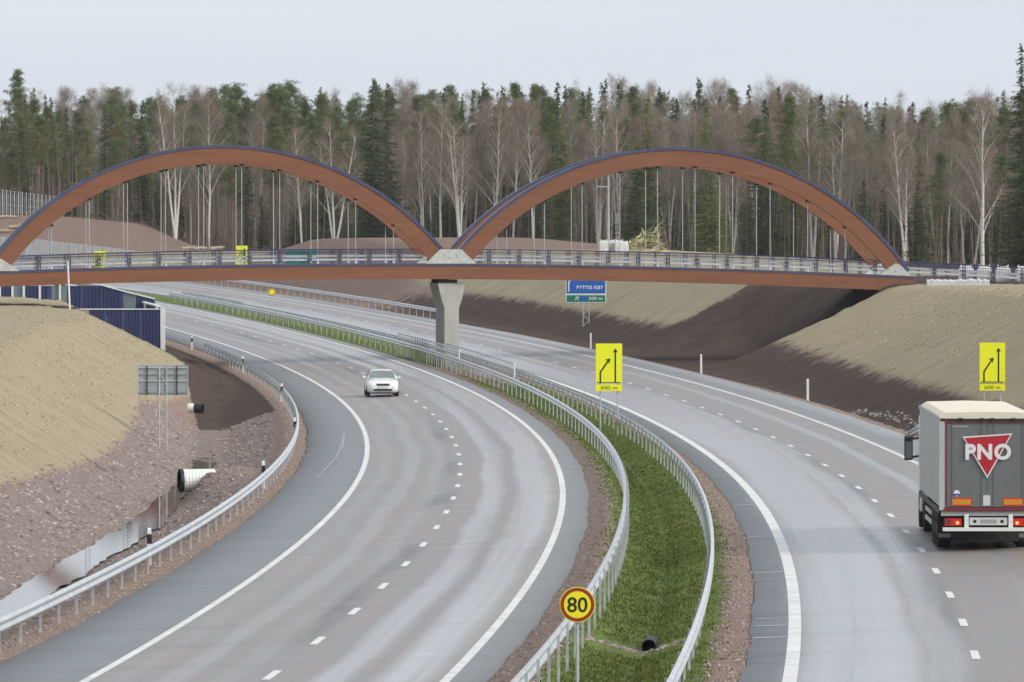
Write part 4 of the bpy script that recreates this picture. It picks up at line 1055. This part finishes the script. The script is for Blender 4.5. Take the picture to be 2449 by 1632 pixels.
# tractor unit in front of the trailer
cab = MB().loft([[(-1.2, y, z0), (1.2, y, z0), (1.2, y, z1), (.95, y, z1 + .12), (-.95, y, z1 + .12), (-1.2, y, z1)] for y, z0, z1 in ((LN + .55, .9, 3.2), (LN + .9, .5, 3.25), (LN + 2.5, .5, 3.2), (LN + 2.8, .6, 2.2))]).build('cab', MT['whitepaint'], truck)
MB().box((0, LN + .3, .75), (.9, 3.6, .25)).build('tractor_chassis', MT['chassis'], truck)
for y in (LN - 1.2, LN + 2.0):
    for sx in (-1, 1): wheel_parts(truck, sx * 1.03, y, .50, .36, MT['zincpost'])
for sx in (-1, 1):
    mr_ = MB().loft([[(sx * 1.50 - .12, y, z) for y, z in ((LN + 2.30, 1.95), (LN + 2.42, 1.92), (LN + 2.46, 2.30), (LN + 2.42, 2.62), (LN + 2.30, 2.58))], [(sx * 1.50 + .12, y, z) for y, z in ((LN + 2.30, 1.95), (LN + 2.42, 1.92), (LN + 2.46, 2.30), (LN + 2.42, 2.62), (LN + 2.30, 2.58))]]).build('mirror', MT['black'], truck)
    for zz in (2.0, 2.52): MB().tube([(sx * 1.15, LN + 2.45, zz + .05), (sx * 1.45, LN + 2.40, zz)], .03, 6).build('mirror_arm', MT['black'], mr_)
    MB().box((sx * 1.50, LN + 2.285, 2.22), (.19, .01, .48)).build('mirror_glass', MT['carglass'], mr_)

CD = 380.5; CX = (910.5 - XC) * (CD - 2) / FPX
car = thing('white_car', 'white hatchback-style saloon car driving toward the camera in the left lane', 'car', (CX, CD, float(road_z(CD, CX - float(xc(CD))))), -math.atan(heading(CD)))
ST = [(-2.24, .50, .36, .60), (-2.20, .70, .27, .68), (-2.08, .79, .22, .74), (-1.80, .845, .20, .80), (-1.40, .86, .20, .87), (-1.0, .865, .20, .93), (-.6, .867, .20, .96), (.4, .868, .20, .96), (1.3, .865, .21, .98), (1.8, .84, .23, 1.0), (2.15, .78, .30, .98), (2.27, .66, .40, .90)]
rings = []
for y, w, zb_, zt_ in ST:
    hf = [(0, zb_), (w * .86, zb_), (w * .985, zb_ + .10), (w, (zb_ + zt_) * .52), (w * .985, zt_ - .14), (w * .93, zt_ - .045), (w * .72, zt_ + .0), (w * .35, zt_ + .025), (0, zt_ + .032)]
    rings.append([(x, y, z) for x, z in hf] + [(-x, y, z) for x, z in hf[-2:0:-1]])
body = MB().loft(rings).build('body', MT['carwhite'], car, True)
GH = [(-.98, .70, .95, .955), (-.55, .68, .95, 1.19), (-.22, .655, .95, 1.36), (.0, .64, .95, 1.40), (.55, .635, .95, 1.425), (1.05, .62, .95, 1.39), (1.55, .60, .97, 1.21), (1.95, .58, .99, 1.03)]
rings = []
for y, w, z0, z1 in GH:
    t = (z1 - z0) / .46; wt = .82 - (.82 - .555) * min(1, t)
    hf = [(.82, z0), (wt + .03, z1 - .06 * t), (wt - .04, z1 - .012), (wt * .5, z1 + .012 * t), (0, z1 + .018 * t)]
    rings.append([(x, y, z) for x, z in hf] + [(-x, y, z) for x, z in hf[-2::-1]])
MB().loft(rings, True).build('roof_shell', MT['carwhite'], car, True)
def pane(name, pts): return MB().add(pts, [tuple(range(len(pts)))]).build(name, MT['carglass'], car)
pane('windscreen', [(-.70, -.945, 1.0), (.70, -.945, 1.0), (.665, -.60, 1.19), (.55, -.275, 1.36), (.2, -.262, 1.375), (-.2, -.262, 1.375), (-.55, -.275, 1.36), (-.665, -.60, 1.19)])
for sx in (-1, 1):
    pane('side_window', [(sx * .80, -.62, 1.02), (sx * .80, 1.35, 1.03), (sx * .665, .95, 1.33), (sx * .645, .0, 1.35), (sx * .665, -.22, 1.30)])
    ln_ = MB().loft([[(sx * a_, y, z) for a_, y, z in ((.40, -2.155, .60), (.78, -2.02, .62), (.76, -1.98, .745), (.44, -2.13, .73))], [(sx * a_, y + .06, z) for a_, y, z in ((.40, -2.155, .60), (.78, -2.02, .62), (.76, -1.98, .745), (.44, -2.13, .73))]]).build('headlight', MT['lamp'], car)
    mr_ = MB().loft([[(sx * .86, -.62, .98), (sx * .86, -.52, .98), (sx * .86, -.52, 1.08), (sx * .86, -.62, 1.08)], [(sx * 1.01, -.66, .98), (sx * 1.01, -.54, .98), (sx * 1.01, -.54, 1.11), (sx * 1.01, -.66, 1.11)]]).build('door_mirror', MT['carwhite'], car)
    for y in (-1.38, 1.22):
        wheel_parts(car, sx * .765, y, .315, .20, MT['zinc'])
    MB().box((sx * .62, -2.165, .36), (.15, .03, .08)).build('fog_light', MT['black'], car)
gr_ = MB().add([(-.33, -2.27, .60), (.33, -2.27, .60), (.36, -2.225, .705), (.07, -2.225, .71), (0, -2.232, .69), (-.07, -2.225, .71), (-.36, -2.225, .705)], [tuple(range(7))]).build('grille', MT['black'], car)
MB().box((0, -2.255, .37), (.98, .06, .10)).build('lower_intake', MT['black'], car)
MB().box((0, -2.275, .475), (.50, .02, .095)).build('number_plate', MT['plate'], car)
MB().box((0, 0, .20), (1.5, 4.1, .08)).build('underbody', MT['chassis'], car)

# ------------------------------------------------------------------ forest
def slivers(base, dr, le, wd, rg):
    """one triangle each: base points, unit directions, lengths, widths"""
    s_ = np.cross(dr, rg.normal(size=dr.shape)); s_ /= np.linalg.norm(s_, axis=1)[:, None] + 1e-9
    V = np.stack([base - s_ * wd[:, None] / 2, base + s_ * wd[:, None] / 2, base + dr * le[:, None]], 1)
    return V.reshape(-1, 3)
def unit(v): return v / (np.linalg.norm(v, axis=-1, keepdims=True) + 1e-9)
def tree_spruce(seed, m, h=20.0, rmax=2.7, low=1.0, ragged=.2):
    rg = np.random.default_rng(seed); Bs, Dr, Le, Wd = [], [], [], []
    z = low
    while z < h - .25:
        R_ = rmax * (1 - z / h) ** .82 * (1 + ragged * math.sin(z * 1.9 + seed)) * rg.uniform(.82, 1.1) + .12
        nb = int(6 + 5 * (1 - z / h))
        for k in range(nb):
            a = rg.uniform(0, 6.283); L = R_ * rg.uniform(.6, 1.12); n = max(3, int(L / .17))
            t = np.linspace(.12, 1, n); droop = -.30 * L * t + .16 * L * t ** 2.6
            P = np.stack([np.cos(a) * L * t, np.sin(a) * L * t, z + rg.normal(0, .22) + droop * rg.uniform(.5, 1.3)], 1)
            for sd_ in (-1, 1):
                ax = np.array([np.cos(a), np.sin(a), 0]); sdv = np.array([-np.sin(a), np.cos(a), 0]) * sd_
                d_ = unit(ax * .55 + sdv * rg.uniform(.5, 1.1, (n, 1)) + np.array([0, 0, -1]) * rg.uniform(.15, 1.0, (n, 1)))
                Bs.append(P); Dr.append(d_); Le.append(rg.uniform(.26, .62, n) * (1.1 - .35 * t) * (.6 + .4 * min(1, R_))); Wd.append(rg.uniform(.07, .15, n))
        z += rg.uniform(.24, .40)
    Bs.append(np.repeat([[0, 0, h - .5]], 14, 0)); Dr.append(unit(rg.normal(size=(14, 3)) * [.3, .3, .2] + [0, 0, 1])); Le.append(rg.uniform(.3, .7, 14)); Wd.append(np.full(14, .09))
    V = slivers(np.concatenate(Bs), np.concatenate(Dr), np.concatenate(Le), np.concatenate(Wd), rg)
    crown = npmesh('crown', V, np.arange(len(V)).reshape(-1, 3), m)
    trunk = MB().tube([(0, 0, -.5), (0, 0, h * .5), (0, 0, h - .3)], [.19, .11, .02], 7).mesh('trunk', MT['bark'])
    return trunk, crown
def tree_pine(seed, h=20.0, bare=.50, rad=2.4, dense=1.35):
    rg = np.random.default_rng(seed); bend = rg.normal(0, .12, 2)
    tz = np.linspace(0, 1, 8); tp = [(bend[0] * math.sin(t * 3) , bend[1] * math.sin(t * 2.4), -.5 + (h + .3) * t) for t in tz]
    mt_ = MB(); mt_.tube(tp, [.17 - .14 * t for t in tz], 7)
    C = []
    nb = int(46 * dense)
    for k in range(nb):
        u = (k + rg.random()) / nb; z = h * (bare + (1 - bare) * u) - .2
        Rr = rad * (math.sin(math.pi * min(1, .14 + .90 * u)) ** .7) * rg.uniform(.45, 1.15); a = k * 2.4 + rg.normal(0, .4)
        e_ = np.array([math.cos(a) * Rr, math.sin(a) * Rr, z + Rr * rg.uniform(.05, .55)])
        mt_.tube([(0, 0, z - .1), tuple(e_ * [.6, .6, 0] + [0, 0, z + (e_[2] - z) * .4]), tuple(e_)], [.045, .03, .015], 4)
        for q in range(int(rg.integers(3, 6))):
            C.append(e_ * [1 - .22 * q, 1 - .22 * q, 1] + rg.normal(0, .24, 3) * [1, 1, .55] + [0, 0, .05])
    for k in range(3): # a few dead snags under the crown
        z = h * rg.uniform(bare * .55, bare); a = rg.uniform(0, 6.28); mt_.tube([(0, 0, z), (math.cos(a) * .9, math.sin(a) * .9, z + .15)], [.03, .01], 4)
    C = np.array(C); M_ = 30; N = len(C)
    base = np.repeat(C, M_, 0) + rg.normal(0, .20, (N * M_, 3)) * [1.15, 1.15, .6]
    d_ = unit(rg.normal(size=(N * M_, 3)) + [0, 0, .55])
    V = slivers(base, d_, rg.uniform(.18, .38, N * M_), rg.uniform(.05, .10, N * M_), rg)
    crown = npmesh('crown', V, np.arange(len(V)).reshape(-1, 3), MT['pine'])
    tm = mt_.mesh('trunk', MT['bark']); tm.materials.append(MT['barkup'])
    for p_ in tm.polygons:
        if p_.center.z > h * .42: p_.material_index = 1
    return tm, crown
def tree_birch(seed, h=18.0, spread=2.3, twm='twig', stems=1, ntw=6500, low=.30, thick=1.0, bark='birch'):
    rg = np.random.default_rng(seed); mt_ = MB(); tips = []
    for s_ in range(stems):
        lean = rg.normal(0, .035 if stems == 1 else .10, 2); hh = h * (1 if s_ == 0 else rg.uniform(.75, .95)); wob = rg.normal(0, .12, (9, 2)); wob[0] = 0
        tz = np.linspace(0, 1, 9); wob = np.cumsum(wob, 0) * .5
        sp = np.array([[lean[0] * hh * t + wob[i, 0], lean[1] * hh * t + wob[i, 1], -.5 + hh * t] for i, t in enumerate(tz)])
        mt_.tube([tuple(p_) for p_ in sp], [(.125 * (1 - t) ** .8 + .014) * thick for t in tz], 7)
        nb = int(24 / stems ** .5)
        for k in range(nb):
            t = low + (.97 - low) * ((k + rg.random()) / nb); p0_ = np.array([np.interp(t, tz, sp[:, i]) for i in range(3)])
            a = k * 2.4 + rg.normal(0, .5); L = (spread * (1.25 - .95 * (t - low) / (1 - low)) + .25) * rg.uniform(.7, 1.25); up = rg.uniform(1.3, 2.6)
            d0_ = unit(np.array([math.cos(a), math.sin(a), up])); L2 = L * 1.5
            p1_ = p0_ + d0_ * L2 * .5 + rg.normal(0, .08, 3); p2_ = p0_ + d0_ * L2 + np.array([math.cos(a), math.sin(a), .1]) * L2 * .12
            mt_.tube([tuple(p0_), tuple(p1_), tuple(p2_)], [.034 * thick, .02 * thick, .008], 4)
            for q in (.35, .6, .8, 1.0):
                w_ = p0_ + (p2_ - p0_) * q; tips.append((w_, d0_, L))
                if q < 1:
                    b_ = rg.uniform(0, 6.28); e_ = w_ + unit(d0_ + np.array([math.cos(b_), math.sin(b_), .2]) * .8) * L * .45
                    mt_.tube([tuple(w_), tuple(e_)], [.012, .005], 3); tips.append((e_, d0_, L))
    idx = rg.integers(0, len(tips), ntw); c = np.array([tips[i][0] for i in idx]); dd = np.array([tips[i][1] for i in idx]); L = np.array([tips[i][2] for i in idx])
    base = c + rg.normal(0, 1, (ntw, 3)) * (.16 + .11 * L)[:, None]
    d_ = unit(dd * .9 + rg.normal(size=(ntw, 3)) * .75 + np.array([0, 0, .15]))
    V = slivers(base, d_, rg.uniform(.35, 1.1, ntw), rg.uniform(.014, .030, ntw), rg)
    crown = npmesh('crown', V, np.arange(len(V)).reshape(-1, 3), MT[twm])
    return mt_.mesh('trunk', MT[bark]), crown
PROTO = {
    'spruce': [tree_spruce(1, MT['spruce']), tree_spruce(2, MT['spruce'], rmax=2.2, ragged=.3), tree_spruce(3, MT['spruce'], rmax=3.3, low=.5), tree_spruce(4, MT['spruce'], rmax=1.6)],
    'light': [tree_spruce(5, MT['spruce2'], rmax=3.1), tree_spruce(6, MT['spruce2'], rmax=2.5, ragged=.32)],
    'pine': [tree_pine(11), tree_pine(12, bare=.40, rad=2.6), tree_pine(13, bare=.52, rad=2.3), tree_pine(14, bare=.28, rad=2.8, dense=1.9), tree_pine(15, bare=.45, rad=2.0)],
    'birch': [tree_birch(21), tree_birch(22, spread=2.0, twm='twig2'), tree_birch(23, stems=2, spread=2.0), tree_birch(24, spread=1.5, twm='twig2', low=.4), tree_birch(25, stems=3, spread=1.9), tree_birch(26, spread=1.8, low=.45)],
}
NOM = {'spruce': 20.0, 'light': 20.0, 'pine': 20.0, 'birch': 18.0}
KIND = {'spruce': ('spruce_tree', 'dark green spruce'), 'light': ('spruce_tree', 'yellow-green spruce'), 'pine': ('pine_tree', 'pine'), 'birch': ('birch_tree', 'bare birch')}
BIGBIRCH = tree_birch(31, h=18, spread=3.1, ntw=6500, low=.16, thick=1.7, bark='birchwhite')
WHITE = [tree_birch(41, bark='birchwhite', thick=1.25), tree_birch(42, spread=2.0, bark='birchwhite', thick=1.2), tree_birch(43, stems=2, spread=2.0, bark='birchwhite', thick=1.25), tree_birch(44, spread=1.6, low=.4, bark='birchwhite', thick=1.2), tree_birch(45, stems=3, spread=1.9, bark='birchwhite', thick=1.2), tree_birch(46, spread=1.8, low=.42, bark='birchwhite', thick=1.2)]
def plant(kind, px, ytop, d, rg, label=None, proto=None, wide=1.0, zoff=0.0):
    X = (px - XC) * d / FPX; gz_ = ground_z(X, d) + zoff; top = CAM_H + (YH - ytop) * d / FPX; hgt = max(2.5, top - gz_)
    pr = proto or PROTO[kind][int(rg.integers(0, len(PROTO[kind])))]; s_ = hgt / NOM[kind]; sw = wide * (s_ * .55 + .45) * rg.uniform(.88, 1.12)
    nm, ds_ = KIND[kind]
    if label is None:
        zs = ((110, 'at the left edge of the frame'), (330, 'above the left leg of the left arch'), (560, 'behind the left half of the left arch'), (720, 'behind the top of the left arch'), (900, 'behind the right shoulder of the left arch'),
              (1060, 'above the right leg of the left arch'), (1200, 'above the bridge node'), (1390, 'above the left leg of the right arch'), (1560, 'behind the left half of the right arch'), (1740, 'behind the top of the right arch'),
              (1920, 'behind the right shoulder of the right arch'), (2110, 'above the right leg of the right arch'), (2290, 'over the right bridge approach'), (9999, 'at the right edge of the frame'))
        zone = next(z for lim_, z in zs if px < lim_)
        row = 'at the front' if d < front(px) + 30 else 'at the back'
        rel_ = ytop - float(np.interp(px, SKX, SKY)); ds_ = ('tall ' if rel_ < 35 else 'mid-height ' if rel_ < 95 else 'low ') + ds_
        label = ds_ + ' ' + row + ', ' + zone
    t = thing(nm, label, 'tree', (X, d, gz_), rg.uniform(0, 6.28), 'trees of the forest behind the bridge')
    t.scale = (sw, sw, s_)
    link('trunk', pr[0], t); link('crown', pr[1], t)
    return t
SKX = [-60, 0, 42, 110, 180, 260, 330, 420, 540, 625, 680, 770, 825, 890, 930, 990, 1045, 1150, 1270, 1325, 1390, 1450, 1540, 1620, 1670, 1720, 1820, 1875, 1925, 2000, 2080, 2135, 2220, 2290, 2350, 2420, 2520]
SKY = [300, 285, 190, 215, 205, 190, 240, 215, 195, 205, 190, 200, 215, 205, 190, 200, 205, 200, 195, 190, 205, 195, 190, 200, 190, 215, 190, 205, 190, 215, 225, 235, 240, 225, 235, 200, 180]
def front(px): return float(np.interp(px, [0, 500, 1000, 1400, 1800, 2449], [925, 915, 900, 850, 790, 725]))
def forest():
    rg = np.random.default_rng(77)
    def pick(px, row):
        u = rg.random()
        if px < 820: return 'pine' if u < (.66 if row else .60) else 'spruce' if u < .78 else 'light' if u < .83 else 'birch'
        if px < 1380: return 'birch' if u < (.48 if row == 0 else .2) else 'pine' if u < .75 else 'spruce'
        return 'birch' if u < (.50 if row == 0 else .33) else 'spruce' if u < .60 else 'light' if u < .72 else 'pine'
    rows = [(0, 52, 95, 60), (18, 56, 60, 55), (42, 60, 30, 45), (72, 64, 10, 40), (105, 66, 2, 38)]
    for r_, (off, n, dy0, dy1) in enumerate(rows):
        for k in range(n):
            px = -60 + 2570 * (k + rg.uniform(.1, .9)) / n; d = front(px) + off + rg.uniform(-7, 7)
            yt = np.interp(px, SKX, SKY) + dy0 * rg.uniform(.5, 1.3) + dy1 * rg.random() ** 1.6
            kd = pick(px, 0 if r_ < 2 else 1)
            if r_ == 0 and px < 820: yt += rg.uniform(0, 40)
            plant(kd, px, yt, d, rg)
    P = lambda *a, **k: plant(*a, rg, **k)
    for k in range(26):      # young spruces under the tall trees
        px = 560 + 1900 * (k + rg.random()) / 26; plant('spruce', px, 440 + 90 * rg.random(), front(px) - 6 + 40 * rg.random(), rg, wide=1.15)
    S, Bq, Pn, Lt = PROTO['spruce'], WHITE, PROTO['pine'], PROTO['light']
    P('pine', 42, 168, 930, label='tall feathery pine at the far left of the skyline', proto=Pn[3])
    P('spruce', 342, 238, 915, label='narrow dark spruce rising left of the left arch top', proto=S[3])
    P('birch', 420, 200, 905, label='white forked birch rising above the left side of the left arch', proto=Bq[4])
    P('birch', 500, 225, 905, label='slim white birch just right of the forked one above the left arch', proto=Bq[0])
    P('birch', 722, 300, 880, label='pale leaning birch behind the right shoulder of the left arch', proto=Bq[2])
    P('birch', 800, 292, 880, label='round-crowned reddish birch behind the right shoulder of the left arch', proto=Bq[4], wide=1.25)
    P('spruce', 893, 190, 885, label='broad very dark spruce towering between the arches on the left', proto=S[2], wide=1.25)
    P('spruce', 928, 200, 895, label='dark spruce close behind the broad one between the arches', proto=S[0])
    for x_, y_, q, lb in ((1012, 255, 2, 'double-stemmed white birch left of the gap between the arches'), (1052, 250, 0, 'straight white birch left of the gap between the arches'), (1100, 285, 4, 'spreading white birch right above the bridge node'), (1180, 240, 0, 'white birch above the left leg of the right arch'), (1225, 235, 3, 'slim white birch above the left leg of the right arch'), (1275, 250, 5, 'white birch crossing the left leg of the right arch'), (1430, 262, 4, 'forked pale birch rising over the right arch, left of its top'), (1478, 270, 2, 'pale birch rising over the right arch near its top')):
        P('birch', x_, y_, front(x_) - 12, label=lb, proto=Bq[q])
    P('spruce', 1157, 196, 930, label='narrow spire-like spruce on the skyline between the arches', proto=S[3])
    P('spruce', 1448, 188, 930, label='narrow spruce tip on the skyline left of the right arch top', proto=S[3])
    P('spruce', 1670, 185, 900, label='narrow spruce tip on the skyline right of the right arch top', proto=S[3])
    P('light', 1345, 268, 840, label='yellow-green spruce behind the left shoulder of the right arch', proto=Lt[0])
    P('light', 1550, 225, 820, label='tall grey-green spruce rising over the top of the right arch', proto=Lt[1], wide=1.2)
    P('light', 1690, 238, 805, label='olive spruce rising over the right arch just past its top', proto=Lt[0])
    P('spruce', 1525, 350, 770, label='dark low spruce filling the middle of the right arch', proto=S[2], wide=1.2)
    P('light', 1700, 365, 745, label='bright green spruce inside the right half of the right arch', proto=Lt[0], wide=1.25)
    P('spruce', 1828, 238, 790, label='dark spruce standing over the right shoulder of the right arch', proto=S[0])
    P('spruce', 2065, 432, 715, label='small dark spruce just right of the right arch leg', proto=S[0])
    P('spruce', 2195, 430, 705, label='small dark spruce midway between arch end and big white birch', proto=S[1])
    P('birch', 2350, 225, 665, label='large bright white birch with wide branches near the right edge', proto=BIGBIRCH)
    P('birch', 1945, 250, 770, label='two-stemmed pale birch right of the right arch shoulder', proto=Bq[2])
    P('birch', 1998, 275, 765, label='pale birch with long slanting limbs right of the right arch', proto=Bq[4])
    P('birch', 2165, 290, 745, label='pale forked birch midway along the right forest edge', proto=Bq[2])
    P('spruce', 2442, 108, 640, label='tallest spruce, cut by the right edge of the frame', proto=S[2])
    P('spruce', 2462, 262, 615, label='very dark spruce low at the right edge of the frame', proto=S[2], wide=1.25)
forest()
def single_out():
    sets = {}
    for o in bpy.data.objects:
        if o.get('group') == 'trees of the forest behind the bridge': sets.setdefault(o['label'], []).append(o)
    words = ('leftmost', 'second', 'third', 'fourth', 'fifth', 'sixth', 'seventh', 'eighth', 'ninth', 'tenth')
    for lab, os_ in sets.items():
        if 1 < len(os_) <= 10:
            os_.sort(key=lambda o: o.location.x / o.location.y)
            for p_ in ('leg', 'half', 'shoulder', 'top'):
                for q_ in ('left', 'right'):
                    for e_ in ('left ', 'right ', ''): lab = lab.replace('the %s%s of the %s arch' % (e_, p_, q_), '%s arch %s%s' % (q_, e_, p_))
            lab = lab.replace('at the front', 'in front').replace('at the back', 'behind').replace('dark green', 'dark')
            for k, o in enumerate(os_): o['label'] = words[k] + (' from left, ' if k else ', ') + lab
single_out()
# farther wood: many more stems and twigs, read as one mass
def wood_mass():
    rg = np.random.default_rng(91); TV = []; CV = []; PV = []
    def arr(me):
        v = np.zeros(len(me.vertices) * 3, np.float32); me.vertices.foreach_get('co', v); return v.reshape(-1, 3)
    src = [(arr(c), k) for k in ('pine', 'spruce', 'birch') for _, c in PROTO[k][:3]]
    for k in range(150):
        px = -80 + 2620 * rg.random(); d = front(px) + 120 + 70 * rg.random(); X = (px - XC) * d / FPX; z0 = ground_z(X, d)
        top = CAM_H + (YH - (np.interp(px, SKX, SKY) + 12 + 45 * rg.random())) * d / FPX
        v, kd = src[int(rg.integers(0, len(src)))]; n = len(v) // 3; keep = rg.random(n) < .45
        w = v.reshape(-1, 3, 3)[keep] * [1.05, 1.05, (top - z0) / NOM[kd]]; w = w * [1, 1, 1] + [X, d, z0]
        (PV if kd != 'birch' else CV).append(w.reshape(-1, 3))
    N = 2600   # thin stems and saplings between the trunks
    px = -80 + 2620 * rg.random(N); d = np.array([front(p_) for p_ in px]) + rg.uniform(-12, 150, N); X = (px - XC) * d / FPX
    z0 = np.array([ground_z(a_, b_) for a_, b_ in zip(X, d)]); h_ = rg.uniform(3, 13, N); wd = rg.uniform(.025, .085, N); le = rg.normal(0, .05, (N, 2))
    b0 = np.stack([X, d, z0 - .2], 1); t0 = b0 + np.stack([le[:, 0] * h_, le[:, 1] * h_, h_], 1); sx = np.stack([wd, 0 * wd, 0 * wd], 1)
    TV = np.stack([b0 - sx, b0 + sx, t0 + sx * .3, t0 - sx * .3], 1).reshape(-1, 3)
    o = link('undergrowth_stems', npmesh('undergrowth_stems', TV, np.arange(len(TV)).reshape(-1, 4), MT['bark'])); o['kind'] = 'stuff'; o['label'] = 'thin grey-brown saplings crowded between the forest trunks'; o['category'] = 'saplings'
    M_ = 42000   # twigs of the undergrowth
    i = rg.integers(0, N, M_); u = rg.random(M_); base = b0[i] + (t0 - b0)[i] * u[:, None] + rg.normal(0, .35, (M_, 3)); dr = unit(rg.normal(size=(M_, 3)) + [0, 0, .6])
    CV.append(slivers(base, dr, rg.uniform(.4, 1.2, M_), rg.uniform(.014, .035, M_), rg))
    V = np.concatenate(CV); o = link('undergrowth_twigs', npmesh('undergrowth_twigs', V, np.arange(len(V)).reshape(-1, 3), MT['twig2'])); o['kind'] = 'stuff'; o['label'] = 'grey-brown haze of bare twigs between the forest trees'; o['category'] = 'twigs'
    V = np.concatenate(PV); o = link('distant_wood', npmesh('distant_wood', V, np.arange(len(V)).reshape(-1, 3), MT['pine'])); o['kind'] = 'stuff'; o['label'] = 'distant evergreen wood closing the gaps behind the forest'; o['category'] = 'wood'
wood_mass()

# ------------------------------------------------------------------ damp air between the camera and the forest
hz = MB().box((0, 4700, 16.5), (12400, 10800, 39.0))
hm = bpy.data.materials.new('damp_air'); hm.use_nodes = True; hn = hm.node_tree; hn.nodes.remove(hn.nodes['Principled BSDF'])
hv = hn.nodes.new('ShaderNodeVolumePrincipled'); hv.inputs['Color'].default_value = (.95, .96, .98, 1); hv.inputs['Density'].default_value = 0.00006; hv.inputs['Anisotropy'].default_value = .3
hn.links.new(hv.outputs[0], hn.nodes['Material Output'].inputs['Volume'])
haze = hz.build('haze', hm); haze['kind'] = 'stuff'; haze['label'] = 'thin damp air softening the far forest'; haze['category'] = 'haze'
